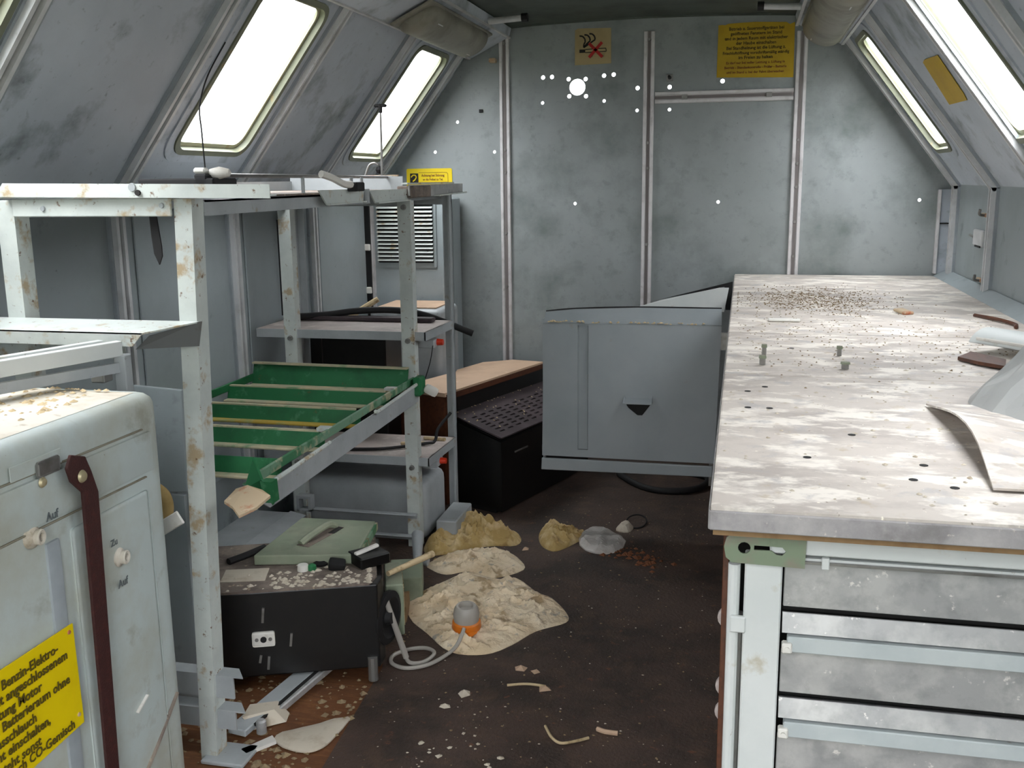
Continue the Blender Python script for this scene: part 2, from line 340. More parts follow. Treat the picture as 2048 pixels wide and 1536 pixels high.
# back wall with drilled holes
HO = [(-.905, 1.747), (-.864, 1.748), (-.908, 1.636), (-.788, 1.736), (-.711, 1.734), (-.785, 1.662), (-.709, 1.660), (-.628, 1.746), (-.585, 1.749), (-.627, 1.637), (-.478, 1.688), (-.479, 1.592), (-.337, 1.688), (-.336, 1.592), (-.109, 1.706), (-.107, 1.637), (.218, 1.704), (.221, 1.634), (-1.311, 1.561), (-1.423, 1.427), (-1.136, 1.423), (-.758, 1.185), (-.113, 1.188), (.73, 1.191)]
big = [(-.748 + .036 * math.cos(t), 1.700 + .036 * math.sin(t)) for t in [2 * PI * i / 28 for i in range(28)]]
bw = struct('wall_back', plate([(XL - .03, 0), (XR + .03, 0), (XR + .03, ZE), (.32, 2.0), (-.43, 2.03), (-1.18, 2.0), (XL - .03, ZE)], [circ(x, z, .0095 if z > 1.65 else .0075) for x, z in HO] + [big], (0, YB, 0), X, Z, -.008), PANEL)
def seam(name, p0, p1, side, parent, w=.047):   # double-lipped cover strip on the back wall
    p0 = V(p0); p1 = V(p1); d = (p1 - p0).normalized(); s = V(side); n = V((0, -1, 0))
    b = B().bar(p0 + n * .003, p1 + n * .003, w, .006, n)
    for q in (-1, 1): b.bar(p0 + s * q * (w * .34) + n * .009, p1 + s * q * (w * .34) + n * .009, w * .3, .009, n, .002)
    st = ob(name, b, STRIP, parent); ob('strip_groove', B().bar(p0 + n * .0075, p1 + n * .0075, w * .26, .004, n), GROOVE2, st); return st
for x, zt, zs in ((-1.083, 1.925, (1.9, 1.43, 1.33, 1.05, .8)), (-.428, 1.925, (1.89, 1.45, 1.34, 1.0)), (.219, 1.90, (1.45, 1.35, 1.25, 1.1, .95))):
    st = seam('cover_strip', (x, YB, .02), (x, YB, zt), X, bw)
    for z in zs: ob('screw', B().cone((x, YB - .006, z), (x, YB - .013, z), .008, .006, 10), STEEL, st)
st = seam('cover_strip', (-.40, YB, 1.643), (.192, YB, 1.643), Z, bw, .05)
for x in (-.27, .09): ob('screw', B().box((x - .012, YB - .016, 1.633), (x + .012, YB - .006, 1.652)), STEEL, st)
ob('roof_seam', B().tube([(-1.18, YB - .004, 1.957), (-.93, YB - .004, 1.975), (-.43, YB - .004, 1.985), (.07, YB - .004, 1.975), (.32, YB - .004, 1.957)], .006, 6), CEIL, bw)
hk = thing('wall_stud', 'small rusty stud beside the middle cover strip, near the top of the back wall', 'stud', (-.335, YB, 1.72))
ob('plate', B().box((-.352, YB - .006, 1.712), (-.322, YB, 1.742), .002), STEEL, hk); ob('tip', B().cone((-.337, YB - .006, 1.727), (-.337, YB - .045, 1.729), .008, .006, 10), BLKR, hk)
ob('mould_chip', B().box((-1.205, YB - .006, 1.60), (-1.188, YB, 1.615)), BLKR, bw)
# ribs, bent at the eaves
def rib(y, side, parent):
    s = 1 if side == 'l' else -1; x = XL if side == 'l' else XR; sl = SL if side == 'l' else SR; n = NL if side == 'l' else NR
    wn = V((s, 0, 0)); ro = None
    for off, w, h, nm, m_ in ((0, .080, .010, 'rib', RIBB), (-.024, .013, .026, 'rib_lip', RIB), (.006, .013, .026, 'rib_lip', RIB), (-.009, .016, .014, 'rib_groove', GROOVE)):
        b = B(); o = V((x, y + off, ZE))
        b.bar((x + s * h / 2, y + off, .005), (x + s * h / 2, y + off, ZE - .004), w, h, wn); b.bar(o + n * (h / 2) - sl * .004, o + sl * (LS - .02) + n * (h / 2), w, h, n)
        if nm == 'rib': b.cone((x + s * .006, y + .030, ZE - .012), (x + s * .020, y + .030, ZE - .012), .010, .007, 10)
        q = ob(nm, b, m_, ro or parent); ro = ro or q
for y in (-.12, .54, 1.2, 1.86, 2.52, 3.18, 3.84, 4.5):
    rib(y, 'l', wl); rib(y, 'r', wr)
# cable channels and lamp covers along both roof edges
def mir(x): return -.86 - x
for sd in ('l', 'r'):
    f = (lambda x: x) if sd == 'l' else mir
    ch = thing('cable_channel', 'grey sheet metal cable channel along the roof edge, %s' % ('left side above the rack' if sd == 'l' else 'right side above the workbench'), 'channel', (f(-1.13), 2, 1.85), 'cable channels under the roof')
    P = [(-1.262, 1.862), (-1.235, 1.838), (-1.055, 1.925), (-1.045, 1.962), (-1.18, 1.955)]
    ob('channel_body', prof_y([(f(x), z) for x, z in P], Y0 + .02, YB - .02), SLOPE, ch)
    ob('lower_lip', B().bar((f(-1.24), Y0 + .02, 1.836), (f(-1.24), YB - .03, 1.836), .012, .006), RIB, ch)
    ob('upper_lip', B().bar((f(-1.052), Y0 + .02, 1.919), (f(-1.052), YB - .03, 1.919), .012, .006), RIB, ch)
    for i, (ya, yb) in enumerate(((3.5, 4.30), (1.6, 2.35)) if sd == 'l' else ((3.3, 4.42), (1.4, 2.3))):
        c = V((f(-1.145), 0, 1.872)); nn = V((.087 if sd == 'l' else -.087, 0, -.18)).normalized(); tt = V((nn.z, 0, -nn.x))
        lm = thing('lamp_cover', 'long dusty half-round lamp cover under the roof, %s' % ({'l0': 'left side near the back wall', 'l1': 'left side above the rack top', 'r0': 'right side near the back wall', 'r1': 'right side over the near worktop'}[sd + str(i)]), 'lamp', c + Y * ya, 'lamp covers')
        b = B(); prof = []; NA = 22; rows = []
        for yy, r in ((ya, .035), (ya + .012, .055), (ya + .04, .068), (yb - .05, .068), (yb - .02, .058), (yb, .034)):
            rows.append([b.bm.verts.new(c + Y * yy + tt * (r * 1.15 * math.cos(PI * j / NA)) + nn * (.012 + r * .75 * math.sin(PI * j / NA))) for j in range(NA + 1)])
        for A, C in zip(rows, rows[1:]):
            for j in range(NA): b.bm.faces.new((A[j], A[j + 1], C[j + 1], C[j]))
        b.bm.faces.new(rows[0]); b.bm.faces.new(rows[-1][::-1])
        for R_ in rows: pass
        ob('cover', b, LAMP, lm, True)
        ob('base_plate', B().obx(c + Y * (ya + yb) / 2 + nn * .006, (.17, yb - ya + .06, .012), Matrix((tt, Y, nn)).transposed(), .003), LAMP, lm)
        ob('latch', B().obx(c + Y * (yb - .1) + nn * .058 + tt * .02, (.014, .05, .006), Matrix((tt, Y, nn)).transposed(), .002), WHITE, lm)
        ob('clip', B().obx(c + Y * (ya + .12) + nn * .045 - tt * .035, (.03, .07, .02), Matrix((tt, Y, nn)).transposed(), .006), RIB, lm)
    pp = thing('conduit_stub', 'short pale pipe stub with black end cap under the ceiling, %s' % ('left' if sd == 'l' else 'right'), 'pipe', (f(-1.0), 4.2, 1.93), 'conduit stubs')
    ob('pipe', B().cone((f(-1.05), 4.2, 1.935), (f(-.91), 4.2, 1.943), .013), RIB, pp); ob('end_cap', B().cone((f(-.91), 4.2, 1.943), (f(-.885), 4.2, 1.944), .017), BLKR, pp)
ob('bracket', B().box((-1.145, 4.57, 1.815), (-1.115, 4.61, 1.835), .004), RUST, bw)
# left wall extras: panels, black catch
pw = ob('wall_panel', B().box((XL, 3.90, .30), (XL + .008, 4.42, 1.23), .003), WALLP, wl)
ob('wall_panel', B().box((XL, 2.60, .30), (XL + .006, 3.10, 1.22), .003), WALLP, wl)
ob('wall_panel', B().box((XL, 3.26, .30), (XL + .006, 3.76, 1.22), .003), WALLP, wl)
ob('wall_panel', B().box((XL, 1.94, .30), (XL + .006, 2.44, 1.22), .003), WALLP, wl)
ob('panel_joint', B().box((XL + .0055, 2.14, .5), (XL + .0078, 2.145, 1.18)), DARKIN, wl)
hc = thing('wall_catch', 'black catch with cream block on the left wall behind the rack', 'catch', (XL, 3.56, 1.15))
ob('hook', B().box((XL + .006, 3.53, 1.16), (XL + .045, 3.60, 1.20), .004), BLKR, hc); ob('block', B().box((XL + .006, 3.52, 1.125), (XL + .035, 3.59, 1.157), .004), WHITE, hc)
ob('rod', B().cone((XL + .02, 3.50, .8), (XL + .02, 3.50, 1.16), .005, .005, 8), BLKR, hc); ob('rod', B().cone((XL + .02, 3.64, .8), (XL + .02, 3.64, 1.16), .005, .005, 8), BLKR, hc)
# right wall extras
cb = thing('conduit_box', 'tall narrow grey upright duct in the right rear corner above the worktop', 'duct', (.83, 4.58, .88))
ob('duct_face', B().box((.80, 4.585, .88), (.812, 4.615, 1.235), .002), STRIP, cb); ob('duct_side', B().box((.812, 4.60, .88), (.855, 4.612, 1.235)), SLOPE, cb); ob('cross_bar', B().box((.812, 4.59, 1.09), (.85, 4.6, 1.096)), DARKIN, cb)
lt = thing('wall_latch', 'square pale latch plate with a short pin on the right wall between the ribs', 'latch', (XR, 4.05, 1.05))
ob('latch_plate', B().box((XR - .014, 3.96, 1.035), (XR, 4.10, 1.095), .004), RIB, lt); ob('slot', B().box((XR - .017, 3.97, 1.032), (XR - .012, 4.05, 1.039)), BLKR, lt); ob('pin', B().cone((XR - .01, 4.10, 1.065), (XR - .01, 4.17, 1.068), .005, .005, 8), STEEL, lt)
for z, lab in ((1.15, 'small bent hook on the right wall, upper of two'), (.915, 'small bent hook on the right wall just above the worktop')):
    h = thing('wall_hook', lab, 'hook', (XR, 3.97, z), 'hooks on the right wall')
    ob('hook_plate', B().box((XR - .012, 3.93, z - .006), (XR, 4.0, z + .008), .002), RUST, h); ob('hook_tip', B().tube([(XR - .008, 3.95, z), (XR - .03, 3.94, z + .004), (XR - .032, 3.93, z + .022)], .005), STEEL, h)
# ------------------------------------------------------------------ signs
sg = thing('no_smoking_sign', 'square cream no smoking sign with smoke, cigarette and red cross on the back wall', 'sign', (-.676, YB - .004, 1.87))
ob('card', plate([(-.759, 1.794), (-.596, 1.797), (-.597, 1.947), (-.745, 1.95), (-.758, 1.943)], [], (0, YB - .001, 0), X, Z, .002), SIGNW, sg)
so = V((0, YB - .003, 0))
for i, (dx, dz) in enumerate(((0, 0), (.022, .004), (.044, .008))):
    b = strip2d([(-.738 + dx, 1.918 + dz), (-.724 + dx, 1.916 + dz), (-.714 + dx, 1.905 + dz), (-.712 + dx, 1.892 + dz), (-.718 + dx * .5, 1.882), (-.719, 1.868)], .0065, so, X, Z); ob('smoke', b, INKB, sg)
b = strip2d([(-.738, 1.853), (-.712, 1.853)], .014, so, X, Z); ob('ash', b, INKB, sg)
b = strip2d([(-.712, 1.860), (-.62, 1.862), (-.618, 1.849), (-.712, 1.846)], .0035, so, X, Z); ob('cigarette', b, INKB, sg)
b = strip2d([(-.695, 1.885), (-.635, 1.825)], .013, so, X, Z, .002); b2 = strip2d([(-.637, 1.888), (-.695, 1.825)], .013, so, X, Z, .002)
ob('cross_bar', b, REDI, sg); ob('cross_bar', b2, REDI, sg)
sg = thing('warning_sign', 'shade-darkened yellow warning sign with ten lines of print high on the back wall', 'sign', (.025, YB - .004, 1.83))
ob('card', plate([(-.135, 1.721), (.188, 1.712), (.185, 1.938), (.165, 1.93), (.15, 1.939), (.02, 1.945), (-.09, 1.942), (-.105, 1.936), (-.115, 1.938), (-.133, 1.937)], [], (0, YB - .001, 0), X, Z, .002), YELD, sg)
for i, (t, s, m_) in enumerate((('Betrieb z. Sauerstoffgeräten bei', .0185, INK), ('geöffneten Fenstern im Stand', .0185, INK), ('und in jedem Raum mit elektrischer', .0185, INK), ('der Haube einschalten', .019, INK), ('Bei Standheizung ist die Lüftung z.', .0185, INK), ('Frischluftöffnung vorschriftsmäßig ständig', .017, INK), ('im Freien zu halten', .019, INK), ('Es darf nur bei voller Leistung u. Lüftung in', .0145, INKR), ('Betrieb - Stundenkontrolle - Prüfer - Batterie', .0145, INKR), ('und im Stand u. bei der Fahrt überwachen', .0145, INKR))):
    text(t, s, (.027, YB - .003, 1.913 - i * .0198), X, Z, m_, sg, align='CENTER', sx=.98)
sg = thing('hearing_notice', 'small yellow notice with black pictogram square behind the rack top', 'sign', (-1.454, YB - .004, 1.31))
ob('card', plate(rrect(-1.566, -1.342, 1.262, 1.352, .008), [], (0, YB - .001, 0), X, Z, .002), YEL, sg)
ob('pictogram', plate(rrect(-1.549, -1.508, 1.285, 1.33, .002), [], (0, YB - .0035, 0), X, Z, .001), INKB, sg)
ob('pictogram_mark', strip2d([(-1.543, 1.312), (-1.535, 1.322), (-1.522, 1.322), (-1.517, 1.312), (-1.525, 1.30), (-1.535, 1.293)], .005, (0, YB - .005, 0), X, Z), YEL, sg)
ob('border_line', strip2d([(-1.506, 1.333), (-1.368, 1.333), (-1.362, 1.327), (-1.362, 1.288), (-1.506, 1.288)], .0016, so, X, Z), INKR, sg)
text('Achtung bei Störung', .016, (-1.436, YB - .003, 1.315), X, Z, INKR, sg, align='CENTER', sx=.85); text('an die Polizei zu Tel.', .014, (-1.436, YB - .003, 1.297), X, Z, INKR, sg, align='CENTER', sx=.85)
sl_o = V((XR, 0, ZE)) + NR * .002
sg = thing('slope_label', 'faded yellow label with smudged print on the right roof slope between windows', 'label', sl_o + Y * 3.5 + SR * .4)
ob('card', plate([(-3.66, .34), (-3.40, .335), (-3.385, .36), (-3.36, .50), (-3.56, .51), (-3.60, .505)], [], sl_o, -Y, SR, .0015), YELD, sg)
text('B  A  T  T  E  R  I  E', .05, sl_o + Y * 3.44 + SR * .365, SR, Y, INKR, sg, sx=.33, lift=-.004)
# ------------------------------------------------------------------ storage rack on the left
rk = thing('storage_rack', 'pale rusty angle-iron storage rack along the left wall, hung with green slatted tray', 'rack', (-1.3, 1.86, 0))
def post(name, top, bot, w, d, sx, m_, parent, t=.005):   # L-angle with its corner at top/bot; flanges towards -x*sx and +y
    b = B(); tp = V(top); bt = V(bot)
    for pa in ([V((0, 0, 0)), V((-w * sx, 0, 0)), V((-w * sx, t, 0)), V((0, t, 0))], [V((0, t, 0)), V((-t * sx, t, 0)), V((-t * sx, d, 0)), V((0, d, 0))]):
        lo = [b.bm.verts.new(bt + p) for p in pa]; hi = [b.bm.verts.new(tp + p) for p in pa]; n = 4
        for i in range(n): b.bm.faces.new((lo[i], lo[(i + 1) % n], hi[(i + 1) % n], hi[i]))
        b.bm.faces.new(lo[::-1]); b.bm.faces.new(hi)
    bmesh.ops.recalc_face_normals(b.bm, faces=b.bm.faces[:]); return ob(name, b, m_, parent)
post('post', (-1.090, 1.86, 1.268), (-1.135, 1.868, .0), .040, .046, 1, RACK, rk)
post('post', (-1.508, 1.86, 1.268), (-1.508, 1.86, .0), .042, .046, 1, RACK, rk)
post('post', (-1.094, 3.25, 1.24), (-1.094, 3.25, .0), .046, .04, 1, RACK, rk)
post('post', (-1.532, 3.25, 1.24), (-1.532, 3.25, .0), .046, .04, 1, RACK, rk)
ob('post', B().box((-1.056, 3.565, .0), (-1.05, 3.60, 1.25)).box((-1.085, 3.595, .0), (-1.05, 3.6, 1.25)), RACKG, rk)
ob('post', B().box((-1.67, 3.565, .0), (-1.664, 3.60, 1.25)).box((-1.664, 3.595, .0), (-1.64, 3.6, 1.25)), RACKG, rk)
ob('top_beam', B().box((-1.506, 1.853, 1.233), (-1.133, 1.859, 1.270), .002).box((-1.506, 1.859, 1.264), (-1.133, 1.89, 1.27)), RACK, rk, label='front top beam, whitest and most rust-spotted')
for x in (-1.09, -1.55): ob('side_beam', B().box((x - .004, 1.908, 1.232), (x, 3.60 if x > -1.2 else 3.25, 1.264)).box((x - .03, 1.91, 1.26), (x, 3.25, 1.264)), RACKG, rk)
ob('rear_beam', B().box((-1.66, 3.59, 1.21), (-1.05, 3.595, 1.25)), RACKG, rk); ob('cross_beam', B().box((-1.53, 3.255, 1.215), (-1.10, 3.26, 1.245)), RACKG, rk)
for z0_, z1_ in ((.155, .207), (.078, .122)): ob('lower_beam', B().box((-1.50, 1.876, z0_), (-1.085, 1.881, z1_)).prism([(-1.50, 1.876, z1_), (-1.06, 1.876, z1_), (-1.09, 1.915, z1_), (-1.50, 1.915, z1_)], (0, 0, .003)), RACKG, rk)
for z in (.127, .047): ob('lower_rear_beam', B().box((-1.53 if z > .1 else -1.30, 3.235, z - .012), (-1.10, 3.24, z)).box((-1.53 if z > .1 else -1.30, 3.22, z), (-1.10, 3.245, z + .006), .002), RACKG, rk)
ob('square_bracket', B().box((-1.545, 3.20, .128), (-1.535, 3.235, .185)).box((-1.535, 3.20, .175), (-1.49, 3.235, .185)).box((-1.50, 3.20, .128), (-1.49, 3.235, .175)).box((-1.545, 3.2, .128), (-1.49, 3.235, .135)), RACKG, rk)
ob('foot_plate', B().box((-1.165, 1.845, .001), (-1.06, 1.93, .012), .003), RACKG, rk)
# front channel shelf with one cut and curled end
b = B(); zt = 1.018
b.prism([(-1.62, 1.765, zt - .012), (-1.62, 1.86, zt), (-1.092, 1.86, zt), (-1.165, 1.765, zt - .012)], (0, 0, -.003))
b.prism([(-1.62, 1.765, zt - .012), (-1.165, 1.765, zt - .012), (-1.19, 1.765, zt - .040), (-1.62, 1.765, zt - .040)], (0, .004, 0))
ob('channel_shelf', b, RACK, rk, label='near-white cross channel with its right end cut off')
ob('torn_end', B().prism([(-1.09, 1.859, zt), (-1.172, 1.80, zt - .022), (-1.20, 1.79, zt - .05), (-1.10, 1.858, zt - .052)], (.003, .003, 0)), TORN, rk)
ob('second_channel', B().box((-1.62, 1.90, .925), (-1.30, 1.905, .958)).box((-1.62, 1.885, .958), (-1.30, 1.92, .962)), RACK, rk)
# side rail carrying the green tray
ob('side_rail', B().prism([(-1.082, 2.06, .56), (-1.082, 2.10, .60), (-1.082, 3.24, .60), (-1.082, 3.24, .545), (-1.082, 2.10, .535)], (-.004, 0, 0)).box((-1.11, 2.08, .572), (-1.086, 3.24, .576)), RACKG, rk)
for z, zt_ in ((.781, .785), (.331, .335)):
    sh = ob('rack_shelf', B().prism([(-1.69, 3.262, z), (-1.055, 3.262, z), (-1.045, 3.56, z), (-1.69, 3.56, z)], (0, 0, .004)), SHELF, rk)
    ob('front_lip', B().box((-1.69, 3.257, z - .026), (-1.055, 3.262, zt_)).prism([(-1.055, 3.257, z - .026), (-1.043, 3.56, z - .026), (-1.043, 3.56, zt_), (-1.055, 3.257, zt_)], (-.005, 0, 0)), RACKG, sh)
for x in (-1.117, -1.555):
    for z in (1.21, .755, .30): ob('bolt', B().cone((x, 3.249, z), (x, 3.238, z), .010, .008, 8), STEEL, rk)
ob('bolt', B().cone((-1.43, 1.853, 1.25), (-1.43, 1.849, 1.25), .006, .005, 10), RACKG, rk); ob('bolt', B().cone((-1.153, 1.853, 1.255), (-1.153, 1.849, 1.255), .006, .005, 10), RACKG, rk)
# green slatted tray
gt = thing('slatted_tray', 'green painted steel tray of cross slats with dusty lips, hung in the rack', 'tray', (-1.4, 2.7, .57))
ob('side_member', B().box((-1.106, 2.06, .603), (-1.098, 3.30, .628), .002).box((-1.13, 2.06, .601), (-1.106, 3.30, .604)), GREENR, gt, label='right side member, flaking green over rust')
ob('side_member', B().box((-1.692, 2.06, .603), (-1.686, 3.30, .63), .002), GREEN, gt)
ob('back_plate', B().prism([(-1.69, 3.20, .592), (-1.11, 3.20, .592), (-1.11, 3.225, .662), (-1.69, 3.225, .665)], (0, .004, 0)), GREEN, gt)
ob('back_plate_edge', B().bar((-1.69, 3.22, .668), (-1.11, 3.22, .664), .02, .006), GREENL, gt)
for i, y in enumerate((3.02, 2.76, 2.49, 2.22)):
    sl_ = ob('slat', B().prism([(-1.69, y, .578), (-1.11, y, .575), (-1.11, y + .012, .617), (-1.69, y + .012, .62)], (0, .003, 0)), GREEN, gt)
    ob('slat_lip', B().bar((-1.69, y - .014, .577), (-1.11, y - .014, .574), .03, .007, bev=.002), GREENY if i == 1 else GREENL, sl_)
    if i < 3: ob('slat_edge', B().bar((-1.69, y + .02, .622), (-1.13, y + .02, .619), .014, .005), GREENL, sl_)
ob('slat_lip', B().bar((-1.69, 3.185, .592), (-1.11, 3.185, .590), .035, .008, bev=.002), GREENL, gt)
ob('corner_bracket', B().prism([(-1.12, 2.10, .655), (-1.06, 2.02, .63), (-1.035, 2.02, .60), (-1.035, 2.02, .57), (-1.06, 2.04, .585), (-1.12, 2.05, .595)], (0, .01, 0)).prism([(-1.063, 2.02, .625), (-1.035, 2.02, .625), (-1.032, 2.02, .575), (-1.055, 2.02, .575)], (0, .03, 0)), GREEN, gt)
ob('corner_bracket', B().box((-1.09, 3.2, .57), (-1.06, 3.26, .635), .006), GREEN, gt)
ob('guide_rod', B().tube([(-1.075, 3.20, .612), (-1.072, 2.85, .606), (-1.074, 2.80, .61)], .006), RACK, gt); ob('guide_rod', B().tube([(-1.075, 2.45, .604), (-1.072, 2.12, .60), (-1.074, 2.08, .60)], .006), RACK, gt)
ob('link_tab', B().box((-1.135, 3.045, .622), (-1.10, 3.075, .63)).box((-1.135, 2.5, .62), (-1.10, 2.53, .63)), RACK, gt)
one('rusty_plate', B().prism([(-1.058, 1.90, .640), (-1.03, 1.90, .650), (-.985, 1.88, .648), (-.962, 1.87, .640), (-.975, 1.83, .626), (-1.0, 1.80, .616), (-1.03, 1.83, .624), (-1.06, 1.85, .628)], (0, 0, .006)), RUST, 'small torn pale plate with a rust patch sticking out beside the near rack post', 'plate')
one('plastic_tab', B().obx((-1.035, 3.24, .585), (.05, .02, .035), Euler((.2, .5, .2)), .012, 2), WHITE, 'white plastic tab stuck at the far right corner of the green tray', 'tab', smooth=True)
pk = thing('foam_grip', 'curved tan foam grip with a pale metal strip beside the near rack post', 'grip', (-1.17, 1.75, .6))
ob('grip', B().tube([(-1.185, 1.79, .672), (-1.165, 1.79, .655), (-1.163, 1.79, .62), (-1.19, 1.79, .588), (-1.23, 1.79, .575)], .016, 10), TAN, pk, True); ob('metal_strip', B().obx((-1.155, 1.775, .598), (.085, .006, .030), Euler((0, -.55, 0)), .002), WHITE, pk)
# things on the rack top
tb = thing('channel_rail', 'long pale channel rail laid across the rack top, overhanging its right side', 'rail', (-1.2, 1.84, 1.27))
ob('web', B().prism([(-1.525, 1.835, 1.280), (-1.508, 1.835, 1.303), (-.905, 1.835, 1.295), (-.905, 1.835, 1.268), (-1.52, 1.835, 1.275)], (0, .003, 0)), RACK, tb)
ob('flange', B().box((-1.52, 1.838, 1.272), (-.91, 1.875, 1.275)), RACK, tb); ob('stud', B().cone((-1.205, 1.835, 1.292), (-1.205, 1.832, 1.292), .009, .008, 12), RACKG, tb); ob('stud', B().cone((-1.192, 1.835, 1.281), (-1.192, 1.83, 1.281), .006, .006, 8), INKB, tb)
ty = thing('tabbed_tray', 'dirty sheet metal tray with folded trapezoid tabs on the rack top', 'tray', (-1.2, 2.8, 1.265))
ob('tray_floor', B().box((-1.50, 2.05, 1.266), (-1.075, 3.24, 1.270)), DUSTY, ty)
ob('tray_back', B().box((-1.50, 2.4, 1.27), (-1.495, 3.24, 1.30)), RACKG, ty); ob('tray_end', B().prism([(-1.50, 3.20, 1.27), (-1.10, 3.20, 1.27), (-1.10, 3.20, 1.312), (-1.50, 3.20, 1.318)], (0, .004, 0)), RACKG, ty)
for a, c, top_ in ((2.44, 2.76, 1.277), (2.80, 3.16, 1.272)):
    ob('tab', B().prism([(-1.066, a, top_), (-1.066, c, top_), (-1.066, c - .01, top_ - .037), (-1.066, a + .05, top_ - .039)], (-.004, 0, 0)).bar((-1.062, a + .05, top_ - .038), (-1.062, c - .01, top_ - .036), .014, .004), RACK, ty)
ob('pillar', B().cone((-1.07, 2.785, 1.235), (-1.07, 2.785, 1.276), .010), RACKG, ty)
te = thing('tray_section', 'dented silver tray section at the far end of the rack top', 'tray', (-1.1, 3.4, 1.25))
ob('front_face', B().prism([(-1.055, 3.13, 1.285), (-1.052, 3.76, 1.285), (-1.052, 3.76, 1.253), (-1.055, 3.42, 1.244), (-1.055, 3.13, 1.25)], (-.004, 0, 0)), GALV, te)
ob('top_lip', B().bar((-1.06, 3.10, 1.289), (-1.055, 3.62, 1.288), .02, .005), RACK, te); ob('lower_lip', B().bar((-1.046, 3.40, 1.246), (-1.046, 3.76, 1.252), .022, .005), RACK, te); ob('inner_block', B().box((-1.10, 3.14, 1.243), (-1.050, 3.35, 1.281), .003), DUSTY, te)
ob('tray_floor', B().box((-1.45, 3.13, 1.252), (-1.06, 3.60, 1.256)), DUSTY, te)
rd = thing('long_rod', 'thin bright rod with black clamp and white cap lying along the rack top', 'rod', (-1.1, 2.6, 1.31))
ob('rod', B().cone((-1.066, 1.93, 1.314), (-1.16, 3.28, 1.310), .0045, .0045, 8), STEEL, rd); ob('clamp', B().box((-1.105, 1.90, 1.277), (-1.075, 1.93, 1.318), .004), BLKR, rd); ob('cap', B().lathe([(0, -.025), (.008, -.02), (.013, 0), (.008, .02), (0, .025)], (-1.062, 1.93, 1.319), (1, .3, 0)), WHITE, rd, True); ob('cap', B().obx((-1.095, 1.915, 1.324), (.028, .02, .012), None, .004), WHITE, rd)
for y in (2.42, 2.75, 2.83): ob('rod_support', B().cone((-1.10, y, 1.27), (-1.10, y, 1.31), .005, .005, 8), RACKG, rd)
one('white_tag', B().tube([(-1.075, 2.48, 1.318), (-1.062, 2.52, 1.308), (-1.055, 2.58, 1.292), (-1.05, 2.62, 1.29)], .010, 8), WHITE, 'white plastic tag on a black block midway along the rod', 'tag', smooth=True)
one('black_block', B().box((-1.066, 2.63, 1.271), (-1.036, 2.69, 1.296), .003), BLKR, 'small black block on the rack top next to the white tag', 'block')
an = thing('wire_antenna', 'upright thin rod with a dark wing nut before the far left window', 'rod', (-1.19, 3.3, 1.27))
ob('rod', B().cone((-1.193, 3.26, 1.29), (-1.19, 3.26, 1.535), .005, .003, 8), STEEL, an); ob('wing_nut', B().obx((-1.19, 3.26, 1.543), (.045, .012, .010), None, .004).cone((-1.19, 3.26, 1.52), (-1.19, 3.26, 1.548), .006, .008, 8), BLKR, an, True)
ob('foot', B().prism([(-1.255, 3.27, 1.27), (-1.15, 3.27, 1.27), (-1.14, 3.27, 1.318), (-1.26, 3.27, 1.318)], (0, .01, 0)).prism([(-1.215, 3.24, 1.31), (-1.185, 3.24, 1.31), (-1.195, 3.24, 1.268)], (0, .03, 0)), RUST, an); ob('bent_wire', B().tube([(-1.245, 3.22, 1.29), (-1.225, 3.22, 1.345), (-1.205, 3.22, 1.357), (-1.19, 3.22, 1.35)], .004), STEEL, an); ob('bulb', B().lathe([(0, -.014), (.01, -.01), (.014, 0), (.01, .01), (0, .014)], (-1.215, 3.3, 1.335)), BLKR, an, True)
one('thin_wire', B().tube([(-1.088, 1.92, 1.315), (-1.09, 1.92, 1.40), (-1.093, 1.925, 1.455), (-1.10, 1.98, 1.52), (-1.12, 2.10, 1.60)], .0016, 6), BLKR, 'hair-thin dark wire rising from the rod clamp before the near left window', 'wire')
one('black_strap', B().prism([(-1.205, 1.885, 1.25), (-1.19, 1.885, 1.25), (-1.182, 1.885, 1.17), (-1.182, 1.885, 1.15), (-1.19, 1.885, 1.132), (-1.200, 1.885, 1.155), (-1.203, 1.885, 1.19)], (0, .004, 0)), BLKR, 'black webbing strap end hanging from the rack top beam', 'strap')
one('dark_cover', B().box((-1.235, 1.90, 1.272), (-1.06, 2.0, 1.3085), .003), BLKR, 'flat black bar lying on the rack top behind the channel rail', 'bar')
# hose, red knobs, wires on the middle shelf
one('rubber_hose', B().tube([(-1.66, 3.45, .800), (-1.52, 3.5, .806), (-1.40, 3.52, .820), (-1.26, 3.55, .820), (-1.15, 3.58, .797), (-.985, 3.62, .728)], .0125, 12), BLKR, 'black rubber hose curving over the middle shelf and past the rear post', 'hose', smooth=True)
one('shelf_conduit', B().bar((-1.68, 3.50, .794), (-1.10, 3.50, .794), .05, .016, bev=.004), PURP, 'flat dark strip lying along the back of the middle shelf', 'strip')
for z, nm in ((.722, 'beneath the middle shelf'), (.275, 'beneath the lower shelf')):
    kn = thing('red_knob', 'red knob on a small grey block %s of the rack' % nm, 'knob', (-1.07, 3.45, z - .02), 'red knobs under the rack shelves')
    ob('block', B().box((-1.135, 3.40, z - .018), (-1.07, 3.47, z + .012), .003), RACKG, kn); ob('knob', B().cone((-1.07, 3.44, z), (-1.048, 3.44, z), .013, .011, 12), RED, kn)
one('hanging_wire', B().tube([(-1.075, 3.40, .715), (-1.08, 3.38, .66), (-1.095, 3.36, .60), (-1.10, 3.34, .58)], .002, 6), BLKR, 'thin dark wire hanging below the middle rack shelf', 'wire')
